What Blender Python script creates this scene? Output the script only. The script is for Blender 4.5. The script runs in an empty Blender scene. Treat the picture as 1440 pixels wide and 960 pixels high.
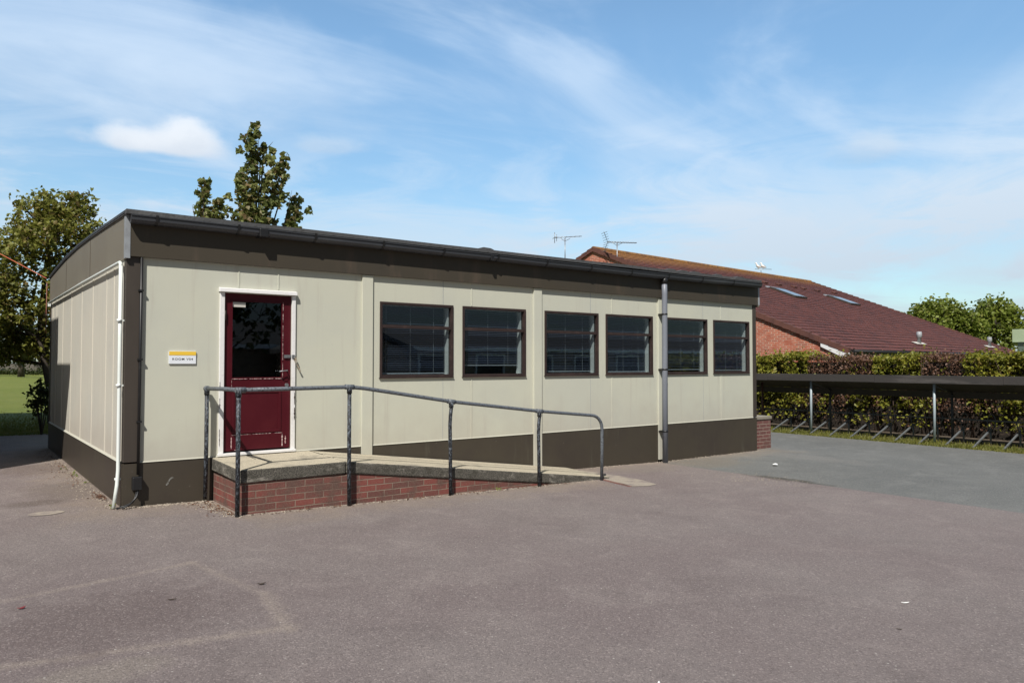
import bpy, math, random
import numpy as np
from mathutils import Vector, Matrix, noise
random.seed(7); RNG = np.random.default_rng(7)
sc = bpy.context.scene
COL = sc.collection
R = math.radians

# ------------------------------------------------------------------ nodes / materials
def nn(nt, t, **kw):
    n = nt.nodes.new(t)
    for k, v in kw.items():
        if k.startswith('i_'):
            key = k[2:]
            key = int(key) if key.isdigit() else key.replace('_', ' ')
            n.inputs[key].default_value = v
        else:
            setattr(n, k, v)
    return n
def lk(nt, a, b): nt.links.new(a, b)
def math_(nt, op, a, b=None, c=None, clamp=False):
    n = nt.nodes.new('ShaderNodeMath'); n.operation = op; n.use_clamp = clamp
    for i, v in enumerate((a, b, c)):
        if v is None: continue
        if isinstance(v, (int, float)): n.inputs[i].default_value = v
        else: lk(nt, v, n.inputs[i])
    return n.outputs[0]
def ramp_(nt, fac, lo, hi, smooth=True):
    n = nt.nodes.new('ShaderNodeMapRange'); n.clamp = True
    n.interpolation_type = 'SMOOTHSTEP' if smooth else 'LINEAR'
    lk(nt, fac, n.inputs[0]); n.inputs[1].default_value = lo; n.inputs[2].default_value = hi
    return n.outputs[0]
def mixc(nt, fac, a, b, mode='MIX'):
    n = nt.nodes.new('ShaderNodeMix'); n.data_type = 'RGBA'; n.blend_type = mode
    if isinstance(fac, (int, float)): n.inputs[0].default_value = fac
    else: lk(nt, fac, n.inputs[0])
    for i, v in ((6, a), (7, b)):
        if isinstance(v, (tuple, list)): n.inputs[i].default_value = (v[0], v[1], v[2], 1)
        else: lk(nt, v, n.inputs[i])
    return n.outputs[2]
def noise_(nt, vec, scale, detail=4, rough=.55, dist=0., stretch=None):
    if stretch:
        m = nn(nt, 'ShaderNodeMapping'); m.inputs['Scale'].default_value = stretch; lk(nt, vec, m.inputs[0]); vec = m.outputs[0]
    n = nn(nt, 'ShaderNodeTexNoise'); n.inputs['Scale'].default_value = scale
    n.inputs['Detail'].default_value = detail; n.inputs['Roughness'].default_value = rough
    n.inputs['Distortion'].default_value = dist
    lk(nt, vec, n.inputs['Vector']); return n.outputs[0]
MATS = {}
def new_mat(name):
    m = bpy.data.materials.new(name); m.use_nodes = True
    nt = m.node_tree; b = nt.nodes['Principled BSDF']; MATS[name] = m
    return m, nt, b
def setcol(nt, b, c):
    if isinstance(c, (tuple, list)): b.inputs['Base Color'].default_value = (c[0], c[1], c[2], 1)
    else: lk(nt, c, b.inputs['Base Color'])
def pmat(name, base, var=(), rough=.6, bump=None, metal=0., spec=.5, coat=0.):
    """base colour + list of (scale, colour, lo, hi, stretch, detail) noise layers"""
    m, nt, b = new_mat(name)
    tc = nn(nt, 'ShaderNodeTexCoord').outputs['Object']
    c = base
    for v in var:
        scale, col, lo, hi = v[:4]; st = v[4] if len(v) > 4 else None; de = v[5] if len(v) > 5 else 5
        f = ramp_(nt, noise_(nt, tc, scale, de, .6, .2, st), lo, hi)
        c = mixc(nt, f, c, col)
    setcol(nt, b, c)
    b.inputs['Roughness'].default_value = rough; b.inputs['Metallic'].default_value = metal
    b.inputs['Specular IOR Level'].default_value = spec
    if bump:
        bn = nn(nt, 'ShaderNodeBump'); bn.inputs['Strength'].default_value = bump[1]; bn.inputs['Distance'].default_value = bump[2] if len(bump) > 2 else .01
        lk(nt, noise_(nt, tc, bump[0], 5, .6), bn.inputs['Height']); lk(nt, bn.outputs[0], b.inputs['Normal'])
    return m

def brick_mat(name, c1, c2, mortar, dark, bw=.225, rh=.075, ms=.006, patch=(.45, .68)):
    m, nt, b = new_mat(name)
    uv = nn(nt, 'ShaderNodeUVMap').outputs[0]
    tc = nn(nt, 'ShaderNodeTexCoord').outputs['Object']
    # slightly wavering courses
    wob = nn(nt, 'ShaderNodeTexNoise'); wob.inputs['Scale'].default_value = 6; lk(nt, tc, wob.inputs['Vector'])
    va = nn(nt, 'ShaderNodeVectorMath', operation='SCALE'); va.inputs[3].default_value = .008; lk(nt, wob.outputs[1], va.inputs[0])
    ad = nn(nt, 'ShaderNodeVectorMath', operation='ADD'); lk(nt, uv, ad.inputs[0]); lk(nt, va.outputs[0], ad.inputs[1])
    br = nn(nt, 'ShaderNodeTexBrick'); lk(nt, ad.outputs[0], br.inputs['Vector'])
    br.inputs['Color1'].default_value = (*c1, 1); br.inputs['Color2'].default_value = (*c2, 1); br.inputs['Mortar'].default_value = (*mortar, 1)
    br.inputs['Scale'].default_value = 1; br.inputs['Mortar Size'].default_value = ms; br.inputs['Mortar Smooth'].default_value = .3
    br.inputs['Bias'].default_value = -.1; br.inputs['Brick Width'].default_value = bw; br.inputs['Row Height'].default_value = rh
    n1 = ramp_(nt, noise_(nt, tc, 3.2, 5, .6), *patch)
    c = mixc(nt, n1, br.outputs[0], dark)
    n2 = ramp_(nt, noise_(nt, tc, 60, 4, .7), .4, .75)
    c = mixc(nt, math_(nt, 'MULTIPLY', n2, .35), c, mortar)
    setcol(nt, b, c); b.inputs['Roughness'].default_value = .85; b.inputs['Specular IOR Level'].default_value = .25
    h = math_(nt, 'ADD', math_(nt, 'MULTIPLY', br.outputs[1], -1), math_(nt, 'MULTIPLY', noise_(nt, tc, 90, 3), .5))
    bn = nn(nt, 'ShaderNodeBump'); bn.inputs['Strength'].default_value = .6; bn.inputs['Distance'].default_value = .008
    lk(nt, h, bn.inputs['Height']); lk(nt, bn.outputs[0], b.inputs['Normal'])
    return m

# wall paint: cream steel cladding, faint dirt and streaks
def clad_mat(name, base, tint, dirt):
    m, nt, b = new_mat(name)
    tc = nn(nt, 'ShaderNodeTexCoord').outputs['Object']
    c = mixc(nt, ramp_(nt, noise_(nt, tc, .7, 4, .6), .38, .66), base, tint)
    st = ramp_(nt, noise_(nt, tc, 1.0, 5, .7, .1, (9, 9, .5)), .54, .74)
    c = mixc(nt, math_(nt, 'MULTIPLY', st, .4), c, dirt)
    sp = nn(nt, 'ShaderNodeSeparateXYZ'); lk(nt, tc, sp.inputs[0])
    low = ramp_(nt, math_(nt, 'ADD', sp.outputs[2], math_(nt, 'MULTIPLY', noise_(nt, tc, 2.2, 5, .65), 1.1)), 1.75, .75)
    c = mixc(nt, math_(nt, 'MULTIPLY', low, .55), c, dirt)
    fl = ramp_(nt, noise_(nt, tc, 14, 6, .7), .66, .74)
    c = mixc(nt, math_(nt, 'MULTIPLY', fl, .3), c, dirt)
    setcol(nt, b, c); b.inputs['Roughness'].default_value = .55; b.inputs['Specular IOR Level'].default_value = .35
    bn = nn(nt, 'ShaderNodeBump'); bn.inputs['Strength'].default_value = .25; bn.inputs['Distance'].default_value = .02
    lk(nt, noise_(nt, tc, 1.6, 3, .5), bn.inputs['Height']); lk(nt, bn.outputs[0], b.inputs['Normal'])
    return m
clad_mat('cream_cladding', (.56, .56, .462), (.53, .535, .455), (.43, .395, .335))
clad_mat('side_cladding', (.60, .575, .495), (.56, .545, .48), (.44, .385, .325))
pmat('brown_fascia', (.060, .050, .036), [(.8, (.053, .046, .036), .4, .7), (3, (.09, .068, .05), .55, .75, (1, 1, .2))], .55, (3, .1), spec=.3)
pmat('grey_brown_fascia', (.205, .185, .145), [(.8, (.185, .165, .132), .4, .7)], .5)
pmat('brown_skirting', (.056, .046, .033), [(1.2, (.048, .038, .03), .4, .65), (2.5, (.085, .078, .058), .58, .8, (3, 3, .35)), (16, (.13, .115, .095), .67, .75)], .5, (4, .15))
pmat('dark_post', (.052, .042, .034), [(2, (.062, .05, .04), .4, .7, (1, 1, .3))], .5)
pmat('roof_felt', (.075, .077, .08), [(1.5, (.12, .12, .12), .5, .75), (18, (.05, .05, .05), .5, .7)], .85, (30, .5))
pmat('gutter_grey', (.045, .048, .055), [(2, (.085, .09, .098), .5, .8, (.3, 1, 1))], .42, spec=.5)
pmat('downpipe_grey', (.19, .205, .24), [(1.2, (.13, .135, .14), .45, .7, (1, 1, .4)), (25, (.3, .3, .3), .66, .74)], .45)
pmat('corner_flashing', (.30, .32, .34), [(3, (.22, .23, .24), .5, .7)], .4)
pmat('black_plastic', (.012, .012, .013), [(8, (.03, .03, .03), .55, .8)], .45)
pmat('white_plastic', (.76, .80, .77), [(6, (.62, .68, .62), .5, .75, (1, 1, .3))], .35)
pmat('batten_cream', (.60, .57, .49), (), .5)
pmat('white_paint', (.78, .77, .76), [(5, (.68, .66, .64), .5, .75), (38, (.33, .27, .24), .68, .73)], .5, (30, .2))
pmat('maroon_paint', (.062, .0035, .0085), [(3, (.072, .006, .011), .4, .7), (70, (.16, .06, .06), .75, .79)], .5, (10, .08), spec=.25)
pmat('chipped_paint', (.55, .40, .38), [(60, (.25, .05, .06), .5, .62)], .7)
pmat('brown_frame', (.034, .021, .019), [(6, (.052, .032, .028), .45, .7)], .45)
pmat('blind_slat', (.075, .09, .145), [(3, (.09, .10, .15), .4, .7)], .45)  # navy slats, extra blue painted in for the sky's reflection
pmat('blind_cord', (.35, .37, .42), (), .6)
pmat('inner_white', (.78, .78, .78), (), .6)
pmat('interior_dark', (.045, .045, .05), [(2, (.06, .06, .06), .4, .6)], .9)
pmat('galvanised', (.30, .31, .32), [(9, (.20, .21, .22), .45, .65)], .4, metal=.7)
pmat('brass', (.30, .22, .14), [(40, (.36, .34, .28), .4, .6)], .5)
pmat('sticker_grey', (.55, .53, .48), (), .7)
pmat('sign_white', (.80, .83, .88), [(4, (.74, .78, .82), .4, .7)], .35)
pmat('sign_yellow', (.86, .56, .06), (), .35)
pmat('sign_ink', (.02, .022, .03), (), .5)
# flaking paint on the rail: worn blue-grey over black
def rail_mat(name, a, bcol, lo, hi):
    m, nt, b = new_mat(name)
    tc = nn(nt, 'ShaderNodeTexCoord').outputs['Object']
    f = ramp_(nt, noise_(nt, tc, 46, 7, .78, .3, (1, 1, .6)), lo, hi)
    c = mixc(nt, f, a, bcol)
    c = mixc(nt, ramp_(nt, noise_(nt, tc, 80, 3, .6), .7, .76), c, (.42, .43, .42))
    setcol(nt, b, c); b.inputs['Roughness'].default_value = .5
    bn = nn(nt, 'ShaderNodeBump'); bn.inputs['Strength'].default_value = .5; bn.inputs['Distance'].default_value = .004
    lk(nt, f, bn.inputs['Height']); lk(nt, bn.outputs[0], b.inputs['Normal'])
rail_mat('flaking_rail', (.12, .14, .165), (.012, .013, .017), .44, .50)
rail_mat('worn_rail', (.125, .14, .16), (.035, .038, .045), .50, .60)

def slab_mat():
    m, nt, b = new_mat('aggregate_concrete')
    tc = nn(nt, 'ShaderNodeTexCoord').outputs['Object']
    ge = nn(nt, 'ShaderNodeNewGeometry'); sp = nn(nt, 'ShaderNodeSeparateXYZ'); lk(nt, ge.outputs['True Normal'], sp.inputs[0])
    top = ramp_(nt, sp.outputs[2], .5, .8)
    grit = noise_(nt, tc, 75, 4, .75)
    ct = mixc(nt, ramp_(nt, grit, .35, .7), (.36, .32, .24), (.60, .53, .405))
    ct = mixc(nt, ramp_(nt, noise_(nt, tc, 3.5, 5, .6), .5, .75), ct, (.27, .245, .195))
    ct = mixc(nt, ramp_(nt, noise_(nt, tc, 120, 2, .6), .68, .72), ct, (.10, .09, .08))
    # mossy, grimy edge of the slab (the weathered side face)
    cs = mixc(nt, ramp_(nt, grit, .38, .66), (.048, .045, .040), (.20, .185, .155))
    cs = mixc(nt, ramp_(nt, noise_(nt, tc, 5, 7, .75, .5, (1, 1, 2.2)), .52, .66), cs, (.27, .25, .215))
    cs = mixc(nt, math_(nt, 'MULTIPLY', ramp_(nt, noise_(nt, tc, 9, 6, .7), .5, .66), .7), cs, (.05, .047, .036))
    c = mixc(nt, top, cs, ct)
    setcol(nt, b, c); b.inputs['Roughness'].default_value = .9; b.inputs['Specular IOR Level'].default_value = .2
    bn = nn(nt, 'ShaderNodeBump'); bn.inputs['Strength'].default_value = .8; bn.inputs['Distance'].default_value = .01
    lk(nt, grit, bn.inputs['Height']); lk(nt, bn.outputs[0], b.inputs['Normal'])
slab_mat()
pmat('slab_joint', (.10, .09, .075), (), .9)
brick_mat('ramp_brick', (.215, .062, .052), (.120, .052, .046), (.255, .20, .155), (.115, .068, .056), patch=(.40, .66))
brick_mat('pier_brick', (.15, .055, .050), (.12, .048, .045), (.33, .27, .22), (.11, .06, .052), patch=(.5, .75))
brick_mat('orange_brick', (.47, .115, .058), (.27, .060, .038), (.58, .44, .34), (.38, .10, .056), ms=.011)
brick_mat('buff_brick', (.30, .23, .17), (.25, .19, .14), (.35, .31, .27), (.22, .17, .13))
pmat('pier_cap', (.25, .225, .18), [(12, (.16, .15, .12), .5, .7)], .9, (60, .6))

def tarmac_mat(name, base, tone, light, segs=(), sandy=(.29, .232, .175), stain=None):
    m, nt, b = new_mat(name)
    tc = nn(nt, 'ShaderNodeTexCoord').outputs['Object']
    big = noise_(nt, tc, .32, 5, .6)
    c = mixc(nt, ramp_(nt, big, .36, .66), base, tone)
    mid = noise_(nt, tc, 1.9, 7, .68, .6)
    c = mixc(nt, math_(nt, 'MULTIPLY', ramp_(nt, mid, .46, .74), .70), c, light)
    c = mixc(nt, math_(nt, 'MULTIPLY', ramp_(nt, noise_(nt, tc, 1.1, 6, .66, .4), .50, .76), .45), c, tuple(x * .66 for x in base))
    # sandy dirt collected along the foot of the walls
    sp = nn(nt, 'ShaderNodeSeparateXYZ'); lk(nt, tc, sp.inputs[0]); X, Y = sp.outputs[0], sp.outputs[1]
    dx = math_(nt, 'MAXIMUM', math_(nt, 'MULTIPLY', X, -1), math_(nt, 'ADD', X, -12))
    dx = math_(nt, 'MAXIMUM', dx, 0)
    dy = math_(nt, 'MAXIMUM', math_(nt, 'MULTIPLY', Y, -1), 0)
    rampd = math_(nt, 'ADD', math_(nt, 'MULTIPLY', Y, -1), -1.15)       # front of the ramp
    inx = math_(nt, 'MULTIPLY', ramp_(nt, X, .7, 1.0), ramp_(nt, X, 6.6, 6.0))
    dy = math_(nt, 'ADD', math_(nt, 'MULTIPLY', dy, math_(nt, 'SUBTRACT', 1, inx)), math_(nt, 'MULTIPLY', math_(nt, 'MAXIMUM', rampd, 0), inx))
    d = math_(nt, 'MAXIMUM', dx, dy)
    d = math_(nt, 'ADD', d, math_(nt, 'MULTIPLY', math_(nt, 'SUBTRACT', noise_(nt, tc, 2.5, 6, .7), .5), 1.6))
    dirt = ramp_(nt, d, .95, -.1)
    c = mixc(nt, math_(nt, 'MULTIPLY', dirt, .62), c, sandy)
    foot = math_(nt, 'MULTIPLY', ramp_(nt, d, .02, -.42), ramp_(nt, noise_(nt, tc, 3.5, 6, .7), .40, .62))
    c = mixc(nt, math_(nt, 'MULTIPLY', foot, .75), c, (.085, .062, .048))
    for (ax, ay, bx, by, w, amt) in segs:        # worn pale joints of a reinstated trench
        ex, ey = bx - ax, by - ay; L2 = ex * ex + ey * ey
        px = math_(nt, 'ADD', X, -ax); py = math_(nt, 'ADD', Y, -ay)
        t = math_(nt, 'DIVIDE', math_(nt, 'ADD', math_(nt, 'MULTIPLY', px, ex), math_(nt, 'MULTIPLY', py, ey)), L2, clamp=True)
        qx = math_(nt, 'SUBTRACT', px, math_(nt, 'MULTIPLY', t, ex)); qy = math_(nt, 'SUBTRACT', py, math_(nt, 'MULTIPLY', t, ey))
        dd = math_(nt, 'SQRT', math_(nt, 'ADD', math_(nt, 'MULTIPLY', qx, qx), math_(nt, 'MULTIPLY', qy, qy)))
        dd = math_(nt, 'ADD', dd, math_(nt, 'MULTIPLY', math_(nt, 'SUBTRACT', noise_(nt, tc, 5, 6, .75), .5), w * 2.4))
        f = math_(nt, 'MULTIPLY', ramp_(nt, dd, w, -w * .3), amt)
        c = mixc(nt, f, c, (.30, .25, .215))
    if stain:
        for (sx, sy, rx, ry, col, amt) in stain:
            ux = math_(nt, 'DIVIDE', math_(nt, 'ADD', X, -sx), rx); uy = math_(nt, 'DIVIDE', math_(nt, 'ADD', Y, -sy), ry)
            dd = math_(nt, 'SQRT', math_(nt, 'ADD', math_(nt, 'MULTIPLY', ux, ux), math_(nt, 'MULTIPLY', uy, uy)))
            dd = math_(nt, 'ADD', dd, math_(nt, 'MULTIPLY', math_(nt, 'SUBTRACT', noise_(nt, tc, 4, 6, .7), .5), 1.5))
            c = mixc(nt, math_(nt, 'MULTIPLY', ramp_(nt, dd, 1.0, .4), amt), c, col)
    # aggregate
    vo = nn(nt, 'ShaderNodeTexVoronoi'); vo.inputs['Scale'].default_value = 105; lk(nt, tc, vo.inputs['Vector'])
    sv = nn(nt, 'ShaderNodeSeparateColor'); lk(nt, vo.outputs['Color'], sv.inputs[0])
    c = mixc(nt, math_(nt, 'MULTIPLY', ramp_(nt, sv.outputs[0], .72, .98), .34), c, tuple(min(1, x * 1.75) for x in light))
    c = mixc(nt, math_(nt, 'MULTIPLY', ramp_(nt, sv.outputs[1], .62, .95), .45), c, tuple(x * .42 for x in base))
    gr = noise_(nt, tc, 210, 3, .8)
    c = mixc(nt, math_(nt, 'MULTIPLY', ramp_(nt, gr, .45, .72), .4), c, tuple(x * .5 for x in base))
    vo2 = nn(nt, 'ShaderNodeTexVoronoi'); vo2.inputs['Scale'].default_value = 22; lk(nt, tc, vo2.inputs['Vector'])
    s2 = nn(nt, 'ShaderNodeSeparateColor'); lk(nt, vo2.outputs['Color'], s2.inputs[0])
    spk = math_(nt, 'MULTIPLY', ramp_(nt, vo2.outputs['Distance'], .17, .10), ramp_(nt, s2.outputs[0], .90, .92))
    c = mixc(nt, math_(nt, 'MULTIPLY', spk, .75), c, (.50, .47, .43))
    setcol(nt, b, c); b.inputs['Roughness'].default_value = .88; b.inputs['Specular IOR Level'].default_value = .3
    h = math_(nt, 'ADD', math_(nt, 'MULTIPLY', vo.outputs['Distance'], -.6), gr)
    bn = nn(nt, 'ShaderNodeBump'); bn.inputs['Strength'].default_value = .75; bn.inputs['Distance'].default_value = .008
    lk(nt, h, bn.inputs['Height'])
    b2 = nn(nt, 'ShaderNodeBump'); b2.inputs['Strength'].default_value = .35; b2.inputs['Distance'].default_value = .06
    lk(nt, noise_(nt, tc, 1.3, 4, .5), b2.inputs['Height']); lk(nt, bn.outputs[0], b2.inputs['Normal'])
    lk(nt, b2.outputs[0], b.inputs['Normal'])
P1, P2, P3, P4 = (-3.2, -4.75), (.09, -4.874), (.015, -2.92), (-3.2, -3.4)
tarmac_mat('maroon_tarmac', (.190, .154, .148), (.216, .184, .174), (.272, .232, .216),
           segs=[(-3.2, -4.05, .09, -4.874, .10, .9), (.09, -4.874, .2, -4.1, .11, .8), (.2, -4.1, .015, -2.92, .085, .55), (.015, -2.92, -1.8, -3.3, .08, .6),
                 (-.72, .142, -.66, .142, .16, .5)],
           stain=[(8.9, -2.5, .22, .8, (.075, .06, .047), .6), (7.9, -.6, 1.1, .5, (.21, .18, .15), .5), (-1.0, -4.95, .5, .25, (.27, .235, .195), .5), (-.75, -4.0, 1.0, .85, (.128, .098, .094), .62), (-.35, 1.7, .6, 1.1, (.13, .105, .09), .55), (-.75, .9, .55, .25, (.10, .078, .066), .6), (-.5, 4.3, .8, .9, (.12, .085, .07), .5)])
tarmac_mat('grey_tarmac', (.140, .143, .137), (.162, .164, .156), (.212, .211, .20),
           stain=[(8.95, -2.7, .24, .9, (.062, .05, .038), .85), (9.6, -.6, 1.0, .8, (.20, .17, .135), .6), (11.8, -1.2, .5, 1.6, (.21, .2, .185), .5)])
pmat('pale_concrete', (.31, .265, .215), [(5, (.215, .178, .160), .42, .62), (90, (.44, .4, .33), .55, .7)], .9, (80, .7))
def ground_mat():
    m, nt, b = new_mat('lawn')
    tc = nn(nt, 'ShaderNodeTexCoord').outputs['Object']
    c = mixc(nt, ramp_(nt, noise_(nt, tc, .25, 5, .6), .35, .7), (.15, .18, .036), (.185, .205, .05))
    c = mixc(nt, ramp_(nt, noise_(nt, tc, 3.0, 6, .7), .5, .75), c, (.085, .11, .028))
    c = mixc(nt, ramp_(nt, noise_(nt, tc, 40, 4, .7), .6, .75), c, (.16, .16, .06))
    setcol(nt, b, c); b.inputs['Roughness'].default_value = .9; b.inputs['Specular IOR Level'].default_value = .15
    bn = nn(nt, 'ShaderNodeBump'); bn.inputs['Strength'].default_value = .8; bn.inputs['Distance'].default_value = .05
    lk(nt, noise_(nt, tc, 60, 4, .7), bn.inputs['Height']); lk(nt, bn.outputs[0], b.inputs['Normal'])
ground_mat()
pmat('earth', (.10, .075, .05), [(3, (.06, .045, .03), .4, .7), (20, (.16, .13, .09), .6, .75)], .95, (30, .8))
pmat('bark', (.065, .052, .04), [(6, (.11, .09, .07), .45, .7, (1, 1, .25))], .9, (20, .9, .02))
pmat('twig', (.085, .055, .04), (), .9)
pmat('hedge_gloom', (.022, .016, .011), [(9, (.05, .034, .024), .5, .7)], .95, (25, 1., .05))
pmat('weathered_board', (.042, .037, .034), [(2, (.10, .09, .085), .52, .72, (1, .15, 1)), (9, (.035, .032, .03), .5, .7, (1, .15, 1))], .8, (14, .5))
pmat('shelter_sheet', (.045, .038, .032), [(3, (.07, .055, .045), .5, .7)], .8)
pmat('shelter_tube', (.34, .40, .43), [(8, (.25, .28, .30), .5, .7, (1, 1, .3))], .4)
pmat('rust_tube', (.10, .045, .035), [(12, (.06, .03, .028), .45, .7)], .7)
pmat('rack_steel', (.13, .14, .145), [(9, (.08, .085, .09), .5, .7)], .45)
pmat('rack_dark', (.06, .062, .066), [(9, (.10, .10, .10), .5, .7)], .6)
pmat('lead_grey', (.32, .34, .36), [(5, (.22, .23, .24), .5, .7)], .5)
pmat('pale_green_panel', (.30, .36, .24), [(1, (.26, .32, .21), .4, .6)], .6)
pmat('dark_green_panel', (.06, .085, .065), (), .6)
pmat('gull_white', (.85, .85, .84), (), .6)
pmat('gull_grey', (.32, .34, .37), (), .6)
pmat('gull_beak', (.75, .45, .06), (), .5)
pmat('orange_cable', (.50, .13, .06), (), .6)
pmat('copper_red', (.20, .07, .04), (), .6)
pmat('timber_pole', (.11, .085, .06), [(6, (.16, .12, .09), .4, .7, (1, 1, .2))], .9)
pmat('render_wall', (.13, .115, .10), [(1, (.10, .09, .08), .4, .7)], .9)
pmat('slate_tile', (.055, .05, .05), [(2, (.075, .065, .062), .4, .7)], .7)
pmat('paper_white', (.82, .82, .80), (), .7)
pmat('dead_leaf', (.05, .035, .025), (), .8)
pmat('red_petal', (.20, .03, .035), (), .7)
pmat('grit_stone', (.36, .31, .25), [(20, (.18, .14, .11), .45, .6)], .9)
pmat('window_dark', (.02, .022, .026), (), .2)
pmat('scuff', (.20, .20, .185), [(40, (.09, .08, .065), .5, .6)], .8)

def tile_mat():
    m, nt, b = new_mat('roof_tile')
    uv = nn(nt, 'ShaderNodeUVMap').outputs[0]
    tc = nn(nt, 'ShaderNodeTexCoord').outputs['Object']
    br = nn(nt, 'ShaderNodeTexBrick'); lk(nt, uv, br.inputs['Vector']); br.offset = 0
    br.inputs['Color1'].default_value = (.155, .052, .040, 1); br.inputs['Color2'].default_value = (.085, .034, .029, 1); br.inputs['Mortar'].default_value = (.028, .012, .012, 1)
    br.inputs['Scale'].default_value = 1; br.inputs['Mortar Size'].default_value = .03; br.inputs['Mortar Smooth'].default_value = .5
    br.inputs['Brick Width'].default_value = .30; br.inputs['Row Height'].default_value = .33
    c = mixc(nt, math_(nt, 'MULTIPLY', ramp_(nt, noise_(nt, tc, .5, 6, .65), .4, .7), .6), br.outputs[0], (.115, .042, .034))
    sp = nn(nt, 'ShaderNodeSeparateXYZ'); lk(nt, tc, sp.inputs[0])
    # lichen growing along the ridge and up the exposed gable end
    v = math_(nt, 'ADD', sp.outputs[1], math_(nt, 'MULTIPLY', noise_(nt, tc, 3.0, 6, .7), 1.6))
    v = math_(nt, 'ADD', v, math_(nt, 'MULTIPLY', ramp_(nt, sp.outputs[0], 9, 0, False), .9))
    li = ramp_(nt, v, 10.6, 12.4)
    tk = ramp_(nt, noise_(nt, tc, 16, 5, .75), .34, .6)
    c = mixc(nt, math_(nt, 'MULTIPLY', math_(nt, 'MULTIPLY', li, tk), .9), c, (.32, .155, .035))
    c = mixc(nt, math_(nt, 'MULTIPLY', ramp_(nt, noise_(nt, tc, 9, 3, .6), .73, .78), .6), c, (.32, .24, .2))
    setcol(nt, b, c); b.inputs['Roughness'].default_value = .8; b.inputs['Specular IOR Level'].default_value = .25
    wv = nn(nt, 'ShaderNodeTexWave'); wv.inputs['Scale'].default_value = .314 / .30 * 1.0; wv.bands_direction = 'X'; lk(nt, uv, wv.inputs['Vector'])
    bn = nn(nt, 'ShaderNodeBump'); bn.inputs['Strength'].default_value = .8; bn.inputs['Distance'].default_value = .03
    lk(nt, wv.outputs[1], bn.inputs['Height']); lk(nt, bn.outputs[0], b.inputs['Normal'])
tile_mat()
pmat('ridge_tile', (.15, .075, .035), [(5, (.28, .14, .035), .4, .62), (14, (.07, .03, .025), .55, .7)], .85, (30, .5))
pmat('verge_tile', (.13, .052, .038), [(2.5, (.085, .036, .03), .4, .7)], .8)

def leaf_mat(name, dark, light, third=None, trans=.35):
    m, nt, b = new_mat(name)
    at = nn(nt, 'ShaderNodeAttribute'); at.attribute_name = 'tint'
    s = nn(nt, 'ShaderNodeSeparateColor'); lk(nt, at.outputs['Color'], s.inputs[0])
    c = mixc(nt, s.outputs[0], dark, light)
    if third: c = mixc(nt, s.outputs[1], c, third)
    setcol(nt, b, c); b.inputs['Roughness'].default_value = .5; b.inputs['Specular IOR Level'].default_value = .35
    tr = nn(nt, 'ShaderNodeBsdfTranslucent'); lk(nt, c, tr.inputs[0])
    mx = nn(nt, 'ShaderNodeMixShader'); mx.inputs[0].default_value = trans
    lk(nt, b.outputs[0], mx.inputs[1]); lk(nt, tr.outputs[0], mx.inputs[2])
    lk(nt, mx.outputs[0], nt.nodes['Material Output'].inputs[0])
leaf_mat('olive_leaves', (.115, .13, .022), (.29, .29, .06), (.26, .19, .07), .42)
leaf_mat('maple_leaves', (.11, .14, .038), (.31, .33, .11), (.26, .18, .09), .38)
leaf_mat('fresh_leaves', (.11, .15, .022), (.24, .28, .045), (.19, .19, .04))
leaf_mat('hedge_leaves', (.09, .11, .014), (.36, .35, .045), (.26, .19, .035))
leaf_mat('dry_leaves', (.085, .040, .027), (.24, .135, .082), (.13, .065, .045), .2)
leaf_mat('dark_leaves', (.025, .038, .01), (.075, .095, .025), (.06, .06, .02))
leaf_mat('grass_blades', (.10, .125, .022), (.20, .20, .045), (.26, .22, .06))

def glass_mat(name, tint, refl=1.0):
    m, nt, b = new_mat(name); nt.nodes.remove(b)
    fr = nn(nt, 'ShaderNodeFresnel'); fr.inputs[0].default_value = 1.52
    gl = nn(nt, 'ShaderNodeBsdfGlossy'); gl.inputs['Roughness'].default_value = .015; gl.inputs[0].default_value = (.82, .93, 1, 1)  # blue of the reflected sky is put into the gloss colour
    tr = nn(nt, 'ShaderNodeBsdfTransparent'); tr.inputs[0].default_value = (*tint, 1)
    mx = nn(nt, 'ShaderNodeMixShader')
    ge = nn(nt, 'ShaderNodeNewGeometry')
    lk(nt, math_(nt, 'MULTIPLY', math_(nt, 'MULTIPLY', fr.outputs[0], 2.7 * refl, clamp=True), math_(nt, 'SUBTRACT', 1, ge.outputs['Backfacing'])), mx.inputs[0])   # two faces of the pane reflect
    lk(nt, tr.outputs[0], mx.inputs[1]); lk(nt, gl.outputs[0], mx.inputs[2])
    tc = nn(nt, 'ShaderNodeTexCoord').outputs['Object']
    bn = nn(nt, 'ShaderNodeBump'); bn.inputs['Strength'].default_value = .03; bn.inputs['Distance'].default_value = .02
    lk(nt, noise_(nt, tc, 2.2, 2, .5), bn.inputs['Height']); lk(nt, bn.outputs[0], gl.inputs['Normal'])
    lk(nt, mx.outputs[0], nt.nodes['Material Output'].inputs[0])
glass_mat('pane_glass', (.80, .84, .84))
glass_mat('door_pane_glass', (.45, .46, .45), .7)
m_, nt_, b_ = new_mat('roof_glass'); setcol(nt_, b_, (.05, .06, .07)); b_.inputs['Roughness'].default_value = .12; b_.inputs['Specular IOR Level'].default_value = 1.0; b_.inputs['IOR'].default_value = 1.8

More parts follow.
